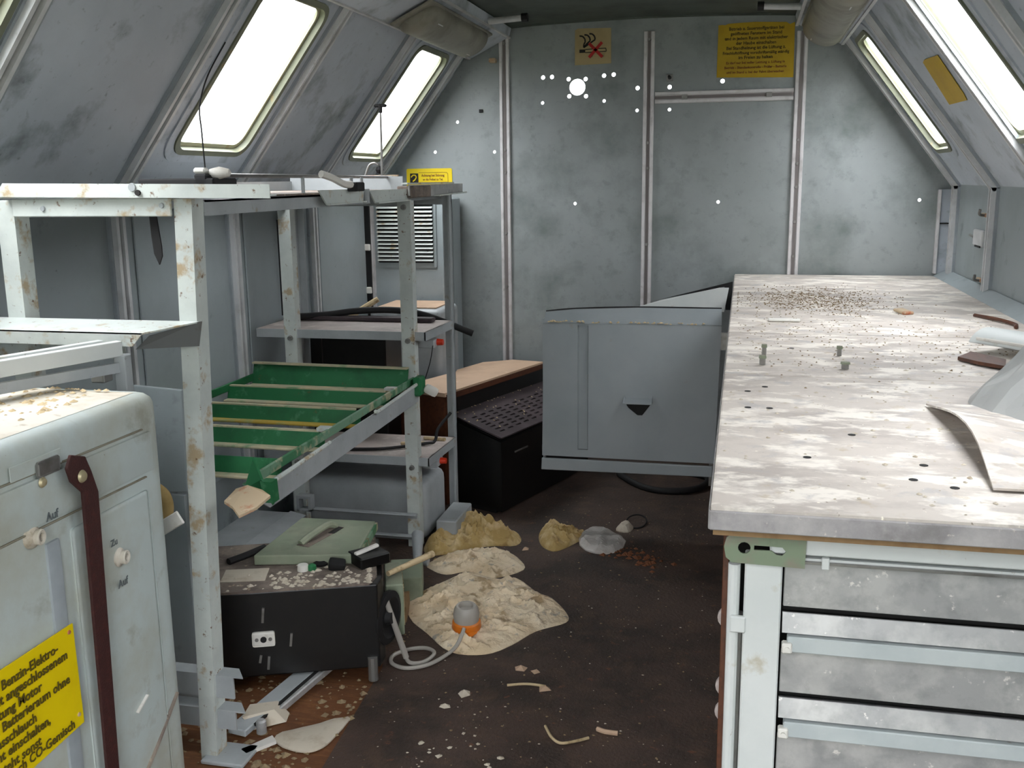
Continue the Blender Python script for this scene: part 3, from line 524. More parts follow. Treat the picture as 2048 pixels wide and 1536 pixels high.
one('shelf_cable', B().tube([(-1.40, 3.30, .341), (-1.25, 3.33, .342), (-1.12, 3.42, .344), (-1.09, 3.44, .35), (-1.085, 3.47, .39), (-1.05, 3.52, .44)], .006, 8), BLKR, 'dark cable lying on the lower rack shelf and rising to the rear post', 'cable', smooth=True)
for i, (x, y, a, nm) in enumerate(((-1.17, 3.42, .2, 'pale wooden stick on the lower rack shelf, left one'), (-1.11, 3.50, -.1, 'pale wooden stick on the lower rack shelf, right one'))): one('wood_stick', B().obx((x, y, .342), (.09, .012, .012), Euler((0, 0, a)), .003), CREAM, nm, 'stick', 'sticks on the lower shelf')
# ------------------------------------------------------------------ behind the rack
bx = thing('dark_case', 'large dark equipment case standing behind the middle rack shelf', 'case', (-1.52, 3.75, 0))
ob('case_body', B().box((-1.68, 3.64, .38), (-1.345, 3.83, .70), .006), BLACK, bx); ob('case_base', B().box((-1.68, 3.64, .0), (-1.345, 3.83, .38), .006), BLACK, bx); ob('lid_edge', B().bar((-1.68, 3.635, .708), (-1.35, 3.635, .700), .02, .012, bev=.003), CREAM, bx); ob('centre_seam', B().box((-1.61, 3.636, .42), (-1.607, 3.64, .69)), PURP, bx)
tk = thing('grey_tank', 'grey round-cornered tank on the floor under the rack shelves', 'tank', (-1.36, 3.45, 0))
ob('tank_body', B().box((-1.62, 3.30, .004), (-1.085, 3.56, .225), .045, 4), RACKG, tk, True); ob('tank_base', B().box((-1.05, 3.30, .004), (-.975, 3.52, .09), .004), RACKG, tk)
vc = thing('vent_cabinet', 'grey wall cabinet with a louvred grille in the left rear corner', 'cabinet', (-1.49, 4.5, .3))
ob('cabinet_body', B().box((-1.69, 4.46, .30), (-1.30, 4.60, 1.22), .008), WALLP, vc)
gr = ob('grille', plate(rrect(-1.672, -1.378, .90, 1.205, .008), [[(x0, z), (x1, z), (x1, z + .010), (x0, z + .010)] for i in range(15) for z in [.922 + i * .0185] for x0, x1 in ((-1.662, -1.392),)], (0, 4.458, 0), X, Z, .004), WALLP, vc)
for i in range(15): ob('louvre', B().obx((-1.527, 4.446, .936 + i * .0185), (.27, .014, .0018), Euler((.7, 0, 0))), RACK, gr)
ob('grille_back', B().box((-1.67, 4.4585, .90), (-1.38, 4.4595, 1.20)), DARKIN, gr)
ob('corner_upright', B().box((-1.715, 4.42, .45), (-1.69, 4.46, 1.22)), BLKR, vc)  # black strip standing in for the dark gap at the hinged side
for z in (.98, .78): ob('hinge_block', B().box((-1.718, 4.41, z), (-1.688, 4.425, z + .03), .003), WHITE, vc)
ob('edge_flange', B().box((-1.688, 4.43, .48), (-1.680, 4.46, 1.21)), STRIP, vc)
ob('side_channel', B().box((-1.345, 4.43, .45), (-1.30, 4.46, 1.22), .003), WALLP, vc)
ht = thing('heater_housing', 'grey rounded heater housing with beige dusty top below the vent grille', 'heater', (-1.48, 4.3, 0))
ob('housing', B().box((-1.60, 4.14, .004), (-1.27, 4.425, .745), .03, 4), RACKG, ht, True); ob('dusty_top', B().box((-1.57, 4.17, .746), (-1.30, 4.42, .751)), BEIGE, ht)
one('broom_handle', B().tube([(-1.66, 4.0, .70), (-1.60, 4.02, .75), (-1.52, 4.05, .80)], .012, 8), CREAM, 'pale stick end leaning at the left wall behind the rack', 'stick', smooth=True)
# console with beige top
cs = thing('console', 'brown wooden console with beige top and black perforated sloping front', 'console', (-1.0, 4.1, 0))
ax = V((.318, .948, 0)).normalized(); sd_ = V((-ax.y, ax.x, 0))   # long axis and direction towards the side/back
p0 = V((-1.138, 3.725, 0)); Lc = .78; Wd = .26
def cp(a, s_, z): return p0 + ax * a + sd_ * s_ + Z * z
ob('wood_body', B().prism([cp(0, 0, .004), cp(Lc, 0, .004), cp(Lc, Wd - .03, .004), cp(0, Wd - .03, .004)], (0, 0, .448)), WOODC, cs)
ob('console_top', B().prism([cp(-.01, -.012, .455), cp(Lc, -.012, .455), cp(Lc - .02, Wd - .12, .455), cp(Lc - .14, Wd - .03, .455), cp(Lc * .55, Wd - .03, .455), cp(Lc * .5, Wd - .05, .455), cp(-.01, Wd - .03, .455)], (0, 0, .016)), BEIGE, cs)
ob('top_edge', B().bar(cp(0, -.014, .452), cp(Lc, -.014, .452), .006, .022), WOODC, cs)
ob('upper_strip', B().prism([cp(.02, -.004, .36), cp(Lc, -.004, .36), cp(Lc, -.004, .445), cp(.02, -.004, .445)], V(-sd_) * .006), BLACK, cs)
Fd = .26  # depth of the front part
g0 = cp(.03, -.006, .375); g1 = cp(.03 - .02, -Fd, .31); gu = ax; gv = (g0 - g1).normalized(); gl = (g0 - g1).length
hs = [[(a, c), (a + .035, c), (a + .035, c + .010), (a, c + .010)] for i in range(12) for j in range(7) for a, c in ((.05 + i * .062, .035 + j * .024),)]
ob('perforated_top', plate([(-.0, 0), (Lc - .02, 0), (Lc - .02, gl), (0, gl)], hs, g1, gu, gv, .006), PURP, cs)
ob('grille_back', plate([(.01, .01), (Lc - .03, .01), (Lc - .03, gl - .01), (.01, gl - .01)], [], g1 - Z * .012, gu, gv, .002), BLACK, cs)
ob('front_body', B().prism([cp(.012, -Fd + .002, .012), cp(.03, -.008, .012), cp(.03, -.008, .355), cp(.012, -Fd + .002, .296)], ax * (Lc - .04)), BLACK, cs)
ob('front_kick', B().prism([cp(.012, -Fd + .03, .004), cp(.03, -.01, .004), cp(.03, -.01, .02), cp(.012, -Fd + .03, .02)], ax * (Lc - .04)), BLKR, cs)
for a, z, l in ((.10, .235, .10), (.33, .235, .06)): ob('trim_strip', B().bar(cp(.012 + a, -Fd, z), cp(.012 + a + l, -Fd, z), .004, .006), STEEL, cs)
ob('front_knob', B().cone(cp(.34, -Fd + .002, .20), cp(.34, -Fd - .02, .20), .014), BLKR, cs)
b = B()
for i in range(46): b.flake(cp(random.uniform(.02, Lc - .1), -.012 - random.random() ** 2 * .22, .372) + Z * (-.0), .006, .5)
for v in b.bm.verts:
    s_ = (v.co - p0).dot(sd_); v.co.z += .008 + (s_ + .006) / Fd * .065
o = one('paint_flakes', b, CREAM, 'pale paint flakes scattered over the black console front', 'flakes', kind='stuff')
# ------------------------------------------------------------------ open cover panel and lid
dr = thing('cover_panel', 'large grey sheet metal cabinet door standing open across the aisle, with pressed louvre', 'door', (-.4, 3.55, .232))
xa, xb = -.706, -.062; yd = 3.55
b = B(); NXg, NZg = 26, 20; rows = []
def bulge(x, z):
    u = (x - xa) / (xb - xa); w = (z - .284) / (.785 - .284)
    d = .010 * math.sin(PI * u) * math.sin(PI * min(1, w))
    # pressed-out hood
    dx = abs(x + .348) / .06; 
    if .30 < z < .50: 
        k_ = max(0, 1 - (.5 - z) / .14); d -= .0
    return yd - d
pl = plate([(xa, .284), (xb - .012, .284), (xb, .785), (xa + .008, .785)], [[(-.574, .312), (-.532, .312), (-.532, .778), (-.574, .778)], [(-.402, .503), (-.385, .478), (-.352, .452), (-.335, .452), (-.318, .475), (-.298, .503)]], (0, yd, 0), X, Z, -.004)
ob('door_skin', pl, DOORP, dr)
ob('groove', B().box((-.574, yd + .010, .312), (-.532, yd + .012, .778)).prism([(-.574, yd, .312), (-.574, yd, .778), (-.570, yd + .011, .778), (-.570, yd + .011, .312)], (.001, 0, 0)).prism([(-.532, yd, .312), (-.532, yd, .778), (-.536, yd + .011, .778), (-.536, yd + .011, .312)], (-.001, 0, 0)), DOORP, dr, label='long vertical pressed groove')
ob('louvre_hood', B().prism([(-.402, yd - .001, .505), (-.298, yd - .001, .505), (-.298, yd - .035, .500), (-.402, yd - .035, .500)], (0, 0, .003)).prism([(-.402, yd, .503), (-.402, yd - .034, .500), (-.402, yd, .525)], (.003, 0, 0)).prism([(-.301, yd, .503), (-.301, yd - .034, .500), (-.301, yd, .525)], (.003, 0, 0)).prism([(-.402, yd - .034, .502), (-.298, yd - .034, .502), (-.298, yd, .514), (-.402, yd, .514)], (0, .002, .002)), DOORP, dr, label='pressed louvre hood over a dark opening')
ob('louvre_throat', B().prism([(-.41, yd + .006, .44), (-.29, yd + .006, .44), (-.29, yd + .02, .52), (-.41, yd + .02, .52)], (0, .004, 0)), DARKIN, dr)
ob('top_fold', B().prism([(xa + .006, yd - .001, .782), (xb, yd - .001, .787), (xb - .002, yd + .03, .842), (-.36, yd + .03, .842), (xa + .12, yd + .03, .833), (xa + .012, yd + .03, .822)], (0, .003, 0)), DOORP, dr)
ob('top_edge', B().tube([(xa + .012, yd + .033, .823), (xa + .12, yd + .033, .834), (-.36, yd + .033, .843), (xb - .002, yd + .033, .843)], .0035, 6), BLKR, dr)
ob('bottom_fold', B().prism([(xa - .002, yd - .012, .232), (xb - .018, yd - .012, .236), (xb - .016, yd - .012, .276), (xa, yd - .012, .276)], (0, .014, 0), .003), DOORP, dr)
ob('return_edge', B().box((xa + .004, yd + .001, .24), (xa + .008, yd + .035, .80)).box((xa, yd + .003, .236), (xb - .02, yd + .035, .24)), DOORP, dr)
ob('hinge', B().box((xb - .006, yd + .004, .30), (-.028, yd + .03, .36)).box((xb - .006, yd + .004, .70), (-.028, yd + .03, .76)), STEEL, dr)
b = B()
for i in range(60): b.flake((random.uniform(xa + .02, xb - .05), yd - .004 + random.uniform(0, .006), .787 + random.uniform(0, .006)), random.uniform(.003, .010), .4)
one('ledge_crumbs', b, CREAM, 'rust crumbs and flakes along the fold of the open cover panel', 'crumbs', kind='stuff')
ld = thing('slanted_lid', 'pale sheet metal lid leaning up behind the open cover panel', 'lid', (-.2, 3.88, .83))
ob('lid_sheet', B().prism([(-.40, 3.86, .795), (-.06, 3.86, .795), (-.045, 3.88, .885), (-.08, 3.88, .885), (-.30, 3.87, .835), (-.40, 3.86, .805)], (0, .004, 0)), CABP, ld); ob('lid_edge', B().prism([(-.40, 3.872, .812), (-.032, 3.882, .908), (-.032, 3.882, .80), (-.055, 3.882, .80), (-.062, 3.882, .888), (-.30, 3.874, .838)], (0, .005, 0)), BLKR, ld); ob('lid_prop', B().box((-.10, 3.87, .10), (-.085, 3.885, .80)), STEEL, ld)
one('floor_hose', B().tube([(-.50, 4.26, .018), (-.38, 4.08, .016), (-.26, 4.04, .016), (-.14, 4.10, .02), (-.12, 4.26, .02), (-.28, 4.34, .018), (-.44, 4.34, .018)], .014, 10, True), BLKR, 'loop of black hose on the floor under the open cover panel', 'hose', smooth=True)
# ------------------------------------------------------------------ workbench cabinet on the right
wc = thing('bench_cabinet', 'long white-painted steel bench cabinet with shallow galvanised drawers', 'cabinet', (.4, 1.33, 0))
yf = 1.33
ob('side_board', B().box((-.012, 1.345, .01), (-.004, 4.58, .825), .001), WOODC, wc)
ob('carcass', B().box((-.004, 1.40, .01), (.835, 4.58, .825)), DARKIN, wc)
ob('corner_upright', B().box((.018, yf, .0), (.068, yf + .03, .79), .002), CABP, wc, label='broad white front post')
ob('hinge_column', B().cone((.004, yf + .012, .0), (.004, yf + .012, .775), .0085, .0085, 12), CABP, wc)
ob('hinge_column', B().cone((.013, yf + .02, .0), (.013, yf + .02, .70), .005, .005, 10), STEEL, wc)
for z in (.69, .44, .2): ob('hinge_tab', B().box((.0, yf - .003, z - .012), (.022, yf + .006, z + .012), .002), CABP, wc)
for z in (.69, .585, .545): ob('side_lobe', B().lathe([(.0, -.003), (.016, -.003), (.016, .003), (0, .003)], (-.001, yf + .02, z), (0, 1, 0), 16), LOBE, wc)
ob('top_rail', B().box((.05, yf, .797), (.83, yf + .02, .829), .002).box((.068, yf + .004, .785), (.83, yf + .02, .792)), CABP, wc)
br = ob('keyhole_bracket', plate([(.0 + .096, .781), (.097, .822), (.0, .825), (-.008, .818), (-.011, .805), (-.008, .790), (.0, .783)], [circ(.016, .805, .0085, 12) + [], [(.029, .803), (.052, .803), (.058, .798), (.066, .797), (.071, .803), (.066, .809), (.05, .8095), (.029, .8095)]], (0, yf - .004, 0), X, Z, .003), OLBR, wc, label='grey-green keyhole bracket on the corner')
ob('cross_rod', B().box((.068, yf - .002, .786), (.83, yf + .003, .789)), STEEL, wc)
ob('clip', B().box((.118, yf - .004, .780), (.128, yf + .004, .796), .001), CABP, wc)
# drawers: galvanised front above a dark slot, lip below, painted rail between
zc = .782
for i in range(6):
    zt = zc - i * .1285
    d_ = ob('drawer', B().box((.071, yf + .010, zt - .064), (.825, yf + .016, zt), .001), GALV, wc)
    ob('slot', B().box((.071, yf + .030, zt - .078), (.825, yf + .034, zt - .060)), DARKIN, d_)
    ob('drawer_lip', B().prism([(.071, yf + .004, zt - .1005), (.825, yf + .004, zt - .1005), (.825, yf + .012, zt - .0735), (.071, yf + .012, zt - .0735)], (0, .003, 0)), GALV, d_)
    ob('rail', B().box((.078, yf - .002, zt - .1265), (.825, yf + .012, zt - .1035), .0015), CABG, d_)
    ob('stop_block', B().box((.071, yf - .008, zt - .1265), (.085, yf + .006, zt - .1115), .002).cone((.078, yf - .008, zt - .119), (.078, yf - .011, zt - .119), .0035, .0035, 8), WHITE, d_)
    ob('drawer_tray', B().box((.075, yf + .036, zt - .10), (.82, 1.396, zt - .098)), GALV, d_)
wt = thing('worktop', 'long dirty grey-white laminate worktop in three slabs on the bench cabinet', 'worktop', (.4, 3, .83))
for a, c in ((1.295, 2.226), (2.231, 2.843), (2.849, 4.60)):
    sb = ob('top_slab', B().box((-.030, a, .840), (.835, c, .870), .004, 2), TOP, wt)
    ob('wood_underlay', B().box((-.026, a + .006, .829), (.832, c - .001, .8398)), WOOD, sb)
ob('front_edge', B().box((-.031, 1.2915, .8385), (.836, 1.2965, .8655), .0015), EDGE, wt); ob('side_edge', B().box((-.0325, 1.295, .8385), (-.0295, 4.60, .8655), .001), EDGE, wt)
ob('rear_fillet', B().prism([(.80, 1.3, .8705), (.855, 1.3, .8705), (.855, 1.3, .90)], (0, 3.29, 0)), WALLP, wt)
for x, y in ((.109, 1.564), (.277, 1.55), (.02, 1.9), (.06, 1.9), (.02, 2.05), (.055, 2.1), (.19, 1.72), (.30, 1.44), (.25, 1.47), (.13, 2.6), (.24, 2.58)): ob('screw_hole', B().cone((x, y, .8702), (x, y, .8708), .0065, .0065, 10), DARKIN, wt)
# objects on the worktop
one('white_strip', B().box((.083, 3.075, .871), (.176, 3.115, .877), .002), WHITE, 'flat white plastic strip lying on the far worktop slab', 'strip')
cv = thing('curved_shroud', 'white rusty curved sheet metal shroud on the right of the worktop', 'shroud', (.64, 2.45, .87))
b = B(); R0 = .13; pts_o = []
for i in range(15):
    t = math.radians(8 + i * 10.5); pts_o.append((math.cos(t), math.sin(t)))
rows = [[b.bm.verts.new((.545 + dx, 2.62 - dx * 1.3 + c * .0, 0)) for c, s_ in pts_o] for dx in (0,)]
b.bm.free(); b = B()
axd = V((.62, -.78, 0)).normalized(); pe = V((.78, .62, 0)).normalized()
o0 = V((.60, 2.66, .871))
for k0, k1 in ((0, 1),):
    A = [b.bm.verts.new(o0 + pe * (.07 * c) + Z * (.055 * max(0, s_))) for c, s_ in pts_o]; C = [b.bm.verts.new(v.co + axd * .40) for v in A]
    A2 = [b.bm.verts.new(o0 + pe * (.066 * c) + Z * (.051 * max(0, s_))) for c, s_ in pts_o]; C2 = [b.bm.verts.new(v.co + axd * .40) for v in A2]
    n = len(A)
    for i in range(n - 1):
        b.bm.faces.new((A[i], A[i + 1], C[i + 1], C[i])); b.bm.faces.new((A2[i], C2[i], C2[i + 1], A2[i + 1])); b.bm.faces.new((A[i], A2[i], A2[i + 1], A[i + 1])); b.bm.faces.new((C[i], C[i + 1], C2[i + 1], C2[i]))
bmesh.ops.recalc_face_normals(b.bm, faces=b.bm.faces[:])
ob('shell', b, CABP, cv, True)
ob('raised_seam', B().bar(o0 + axd * .02 - pe * .062 + Z * .034, o0 + axd * .33 - pe * .062 + Z * .034, .006, .008, bev=.002), WHITE, cv)
one('torn_scrap', B().prism([(.50, 2.48, .872), (.545, 2.56, .872), (.60, 2.46, .872), (.575, 2.36, .874), (.53, 2.41, .874)], (0, 0, .008)), WOODC, 'dark torn scrap poking out from under the curved white shroud', 'scrap')
# cloudy plastic bag
ol = smooth_outline([(.425, 1.97), (.46, 2.10), (.545, 2.26), (.62, 2.38), (.76, 2.36), (.80, 2.05), (.78, 1.70), (.62, 1.66), (.50, 1.72), (.455, 1.84)], 3)
def zf(x, y, d): return .872 + min(.21, 1.5 * d) * (.8 + .35 * noise.noise(V((x * 9, y * 9, 3)))) + .012 * abs(noise.noise(V((x * 30, y * 30, 1))))
one('plastic_bag', sheet(ol, zf, .028, 0), FILM, 'cloudy grey crumpled plastic bag standing on the worktop at the right', 'bag')
# bent plate
b = B(); nx = 10; P0 = V((.347, 1.965, .873)); P1 = V((.347, 1.430, .872)); rowsA = []
for i in range(nx + 1):
    t = i / nx; y = P0.y + (P1.y - P0.y) * t; lift = .030 * math.sin(PI * t) ** 1.2; xo = .347 + .014 * math.sin(PI * t)
    rowsA.append([(xo + (.018 if False else 0), y, .873 + lift), (xo + .10, y + .0, .873 + lift * .45), (.60, y, .8735), (.72, y, .8735)])
va = [[b.bm.verts.new(p) for p in r] for r in rowsA]; vb = [[b.bm.verts.new(V(p) + Z * .0035) for p in r] for r in rowsA]
for g in (va, vb):
    for i in range(nx):
        for j in range(3): b.bm.faces.new((g[i][j], g[i + 1][j], g[i + 1][j + 1], g[i][j + 1]))
for i in range(nx): b.bm.faces.new((va[i][0], vb[i][0], vb[i + 1][0], va[i + 1][0])); b.bm.faces.new((va[i][3], va[i + 1][3], vb[i + 1][3], vb[i][3]))
for j in range(3): b.bm.faces.new((va[0][j], va[0][j + 1], vb[0][j + 1], vb[0][j])); b.bm.faces.new((va[nx][j], vb[nx][j], vb[nx][j + 1], va[nx][j + 1]))
bmesh.ops.recalc_face_normals(b.bm, faces=b.bm.faces[:])
bp = thing('bent_plate', 'thin dirty plate with one curled edge lying on the near worktop', 'plate', (.5, 1.7, .872)); ob('plate', b, TOP, bp); ob('bolt_hole', B().cone((.405, 1.46, .8772), (.405, 1.46, .8782), .011, .011, 14), WOODC, bp)
for x, y, r_, z, nm in ((.060, 2.489, .008, .026, 'dark bolt head near the left worktop edge, rear one of two'), (.054, 2.353, .010, .022, 'dark bolt head near the left worktop edge, front one of two'), (.237, 2.503, .008, .024, 'small dark upright bolt in the middle of the middle worktop slab'), (.235, 2.33, .012, .016, 'round dark bolt head amid crumbs on the worktop')):
    t_ = thing('bolt', nm, 'bolt', (x, y, .871), 'bolts in the worktop'); ob('shank', B().cone((x, y, .871), (x, y, .871 + z * .7), r_ * .7, r_ * .7, 8), STEEL, t_); ob('head', B().cone((x, y, .871 + z * .7), (x, y, .871 + z), r_, r_ * .9, 6), OLBR, t_)
one('rusty_washer', B().obx((.50, 3.32, .877), (.035, .06, .010), Euler((.1, 0, .5)), .003), RUST, 'small rust-brown lump on the far worktop slab', 'scrap')
one('rusty_clip', B().tube([(.70, 3.28, .874), (.74, 3.16, .878), (.765, 3.08, .876), (.755, 3.02, .876)], .006, 6), WOODC, 'rusty bent clip on the worktop near the right wall', 'clip')
b = B()
for i in range(1500): b.flake((max(-.01, random.gauss(.25, .12)), random.gauss(3.65, .20), .8705), random.uniform(.0015, .0055), .4)
for i in range(420): b.flake((random.uniform(-.01, .78), random.gauss(2.75, .28), .8705), random.uniform(.0015, .0045), .4)
one('worktop_crumbs', b, BROWNF, 'brown crumbs heaped on the far worktop slabs', 'crumbs', kind='stuff')
b = B()
for i in range(420): b.flake((random.uniform(-.02, .80), random.uniform(1.31, 3.3), .8705), random.uniform(.002, .0065), .3)
one('worktop_flakes', b, PAPER, 'pale paint flakes strewn over the near worktop slabs', 'flakes', kind='stuff')
# ------------------------------------------------------------------ white case in the left foreground
bc = thing('transit_case', 'large dirty pale grey transit case with maroon strap and yellow notice in the left foreground', 'case', (-1.4, 1.3, 0))
xf = -1.075
b = B().box((-1.70, .75, .004), (xf, 1.665, .915), .035, 4); ob('case_body', b, CASE, bc, True)
b = sheet([(-1.665, .785), (-1.11, .785), (-1.105, 1.63), (-1.665, 1.63)], lambda x, y, d: .9155 + min(.004, d * .1) + .0015 * noise.noise(V((x * 8, y * 8, 0))), .05); ob('case_lid', b, CASETOP, bc, True)
for z in (.853, .762): ob('pressed_line', B().bar((xf + .0015, .80, z + .006), (xf + .0015, 1.60, z), .003, .005, (1, 0, 0), .001), CASEG, bc)
ob('upper_band', B().box((xf - .004, .79, .770), (xf + .006, 1.622, .846), .005, 2), CASE, bc, True)
ob('vertical_rib', B().box((xf - .004, 1.312, .14), (xf + .0045, 1.345, .735), .004, 2), CASEG2, bc, True)
ob('side_panel', B().box((xf - .006, 1.375, .14), (xf + .004, 1.60, .738), .009, 3), CASE, bc, True)
ob('dent', B().tube([(xf + .001, 1.64, .30), (xf + .005, 1.56, .24), (xf + .006, 1.49, .19), (xf + .004, 1.42, .13)], .004, 6), DUSTY, bc)
for y, z in ((1.285, .757), (1.495, .643)):
    lc = ob('latch_socket', B().lathe([(.016, -.006), (.020, 0), (.018, .008), (.012, .012), (.013, .020), (.011, .022), (.007, .021), (.006, .012), (0, .012)], (xf - .004, y, z), (1, .15, 0)), CASETOP, bc, True); ob('socket_hole', B().cone((xf + .0075, y + .001, z), (xf + .0095, y + .001, z), .0065, .0065, 12), DARKIN, lc)
text('Auf', .020, (xf + .007, 1.315, .772), Y, Z, STEN, bc, 'stencil', lift=.0); text('Zu', .017, (xf + .008, 1.468, .672), Y, Z, STEN, bc, 'stencil', lift=.0); text('Auf', .020, (xf + .008, 1.478, .590), Y, Z, STEN, bc, 'stencil', lift=.0); text('u', .02, (xf + .003, 1.195, .745), Y, Z, INKB, bc, 'stencil')
ob('scratch', B().bar((xf + .0065, 1.50, .335), (xf + .0065, 1.535, .352), .003, .006, (1, 0, 0)), WHITE, bc)
st = ob('strap', B().prism([(xf + .020, 1.400, .858), (xf + .020, 1.365, .870), (xf + .02, 1.352, .85), (xf + .02, 1.36, .825), (xf + .02, 1.385, .80), (xf + .020, 1.375, .30), (xf + .02, 1.36, .0), (xf + .02, 1.395, .0), (xf + .020, 1.408, .30), (xf + .02, 1.425, .79), (xf + .02, 1.412, .83)], (.006, 0, 0), .002), MAROON, bc, label='dark maroon webbing strap')
ob('rivet', B().lathe([(0, .005), (.008, .004), (.011, 0)], (xf + .027, 1.385, .828), (1, 0, 0)), BRASS, st, True); ob('rivet', B().lathe([(0, .005), (.006, .004), (.009, 0)], (xf + .007, 1.315, .838), (1, 0, 0)), BRASS, st, True)
ob('strap_slot', B().box((xf + .004, 1.305, .846), (xf + .009, 1.36, .872), .004), STEEL, bc); ob('handle_plate', B().box((xf + .002, 1.25, .855), (xf + .004, 1.37, .880), .001), CASE, bc)  # second box is a thin plate in the case paint behind the slot
sp = ob('notice_plate', B().prism([(xf + .010, .98, .588), (xf + .010, 1.343, .586), (xf + .010, 1.346, .405), (xf + .010, .98, .385)], (.002, 0, 0)), YEL, bc, label='yellow notice plate with printed warning')
for y, z in ((1.332, .575), (1.335, .425)): ob('screw', B().cone((xf + .012, y, z), (xf + .014, y, z), .004, .003, 8), RUST, sp)
for i, (t, sx) in enumerate((('Gerät bei Benzin-Elektro-', 1), ('Aggregat nur mit angeschlossenem', .93), ('Ausgangsleitung Motor', 1), ('starten u. Batterieraum ohne', .98), ('Abgasschlauch', 1), ('nicht einschalten,', .95), ('es besteht sonst', .9), ('Vergiftung durch CO-Gemisch', .98))):
    w = {0: .315, 1: .335, 2: .27, 3: .335, 4: .25, 5: .28, 6: .255, 7: .335}[i]
    z = (.556, .535, .513, .492, .470, .449, .427, .410)[i]
    t_ = text(t, .0225, (0, 0, 0), Y, Z, INK, sp, sx=.92)
    x1 = max(v.co.y for v in t_.data.vertices); dd = (.985 + w) - (x1 + bc.location.y + 0)
    for v in t_.data.vertices: v.co.y += dd; v.co.x += xf + .0125; v.co.z += z
hd = thing('rubber_disc', 'dark grey rubber disc lying on top of the transit case', 'disc', (-1.33, 1.27, .92)); ob('disc', B().lathe([(0, .0), (.05, 0), (.053, .006), (.05, .014), (.02, .02), (0, .02)], (-1.335, 1.31, .921)), BLKR, hd, True); ob('knob', B().cone((-1.335, 1.31, .94), (-1.335, 1.31, .948), .015, .012), BLKR, hd)
b = B()
for i in range(260):
    b.flake((random.uniform(-1.55, -1.15), min(1.62, max(.9, random.gauss(1.5, .10))), .9195), random.uniform(.003, .012), .3)
one('case_debris', b, CREAM, 'pale rubble crumbs on the transit case lid', 'crumbs', kind='stuff')
# white aluminium frame behind the case
fr = thing('aluminium_frame', 'white aluminium double rail frame leaning over the back of the transit case', 'frame', (-1.2, 1.72, .92))
e1 = V((-1.205, 1.745, .978)); e0 = V((-1.40, 1.18, .978)); dd = (e1 - e0).normalized(); pp_ = V((dd.y, -dd.x, 0))
ob('rail', B().bar(e0, e1, .018, .030, bev=.001), CABP, fr); ob('rail', B().bar(e0 - pp_ * .030 + Z * .004, e1 - pp_ * .030 + Z * .004 - dd * .02, .016, .026, bev=.001), CABP, fr); ob('web', B().bar(e0 - pp_ * .015 - Z * .008, e1 - pp_ * .015 - Z * .008, .02, .006), STEEL, fr)
ob('leg', B().box((-1.215, 1.735, .004), (-1.190, 1.760, .965), .002), RACKG, fr); ob('under_rail', B().bar(e0 - Z * .034 - dd * .0 + dd * .25, e1 - Z * .038, .012, .020), RACKG, fr)
ob('latch', B().box((-1.245, 1.70, .915), (-1.215, 1.73, .935), .002), STEEL, fr)
one('leaning_panel', B().prism([(-1.44, 2.10, .55), (-1.30, 2.10, .56), (-1.297, 2.10, .74), (-1.295, 2.10, .815), (-1.425, 2.10, .822), (-1.437, 2.10, .812)], (0, .012, 0), .003).box((-1.44, 2.10, .004), (-1.31, 2.112, .55)), WALLP, 'plain grey sheet panel with rounded corner standing behind the near rack post', 'panel')
# ------------------------------------------------------------------ floor clutter
wa = struct('trim_1', B().box((XL, 1.7, .004), (-1.56, 3.18, .13), .006).prism([(-1.56, 1.7, .13), (-1.56, 3.18, .13), (-1.50, 3.18, .118), (-1.50, 1.7, .118)], (0, 0, .004)), RACKG)
# black radio unit
bu = thing('black_unit', 'black metal equipment unit with dusty top and white socket, behind the near rack post', 'equipment', (-1.15, 2.3, 0))
u_ = V((.335, .13, .0)).normalized(); v_ = V((-u_.y, u_.x, 0)).normalized()
f0 = V((-1.435, 2.085, .042)); Lu = .58; Du = .34; Hu = .232
def up(a, c, z): return f0 + u_ * a + v_ * c + Z * z
ob('unit_body', B().prism([up(0, 0, 0), up(Lu, 0, 0), up(Lu + .015, .05, 0), up(Lu + .01, Du, 0), up(0, Du, 0)], (0, 0, Hu), .004), BLACK, bu)
ob('dusty_lid', B().prism([up(-.004, -.004, Hu), up(Lu - .02, -.004, Hu), up(Lu + .0, .05, Hu), up(Lu + .0, Du, Hu), up(-.004, Du, Hu)], (0, 0, .006)), DUSTY, bu)
sk = ob('socket_plate', B().obx(up(.285, -.004, .105), (.058, .006, .040), Matrix((u_, v_, Z)).transposed(), .006, 2), WHITE, bu, label='small white socket plate')
ob('socket_hole', B().cone(up(.285, -.006, .105), up(.285, -.010, .105), .008, .008, 12), BLKR, sk); ob('socket_slot', B().cone(up(.268, -.006, .105), up(.268, -.009, .105), .005, .005, 8).cone(up(.302, -.006, .105), up(.302, -.009, .105), .005, .005, 8), STEEL, sk)
for a, z0_, z1_ in ((.285, .15, .19), (.352, .08, .115), (.292, .02, .055), (.272, .04, .06)): ob('handle_bar', B().bar(up(a, -.004, z0_), up(a + .004, -.004, z1_), .006, .005, v_), STEEL, bu)
ob('corner_foot', B().cone(up(Lu - .02, .0, -.035), up(Lu - .02, .0, .03), .013, .013, 10), STEEL, bu); ob('foot', B().cone(up(.05, .05, -.04), up(.05, .05, .0), .013), BLKR, bu); ob('foot', B().cone(up(.05, Du - .05, -.04), up(.05, Du - .05, .0), .013), BLKR, bu); ob('foot', B().cone(up(Lu - .05, Du - .05, -.036), up(Lu - .05, Du - .05, .0), .013), BLKR, bu)
wh = up(Lu + .022, .10, .11)
ob('pulley', B().lathe([(0, 0), (.020, 0), (.035, .004), (.062, .004), (.072, .010), (.072, .022), (.055, .026), (.040, .016), (.022, .016), (.016, .03), (0, .03)], wh - u_ * .012 - v_ * .03, (u_ - v_ * .5), 28), BLKR, bu, True, label='round black pulley on the end')
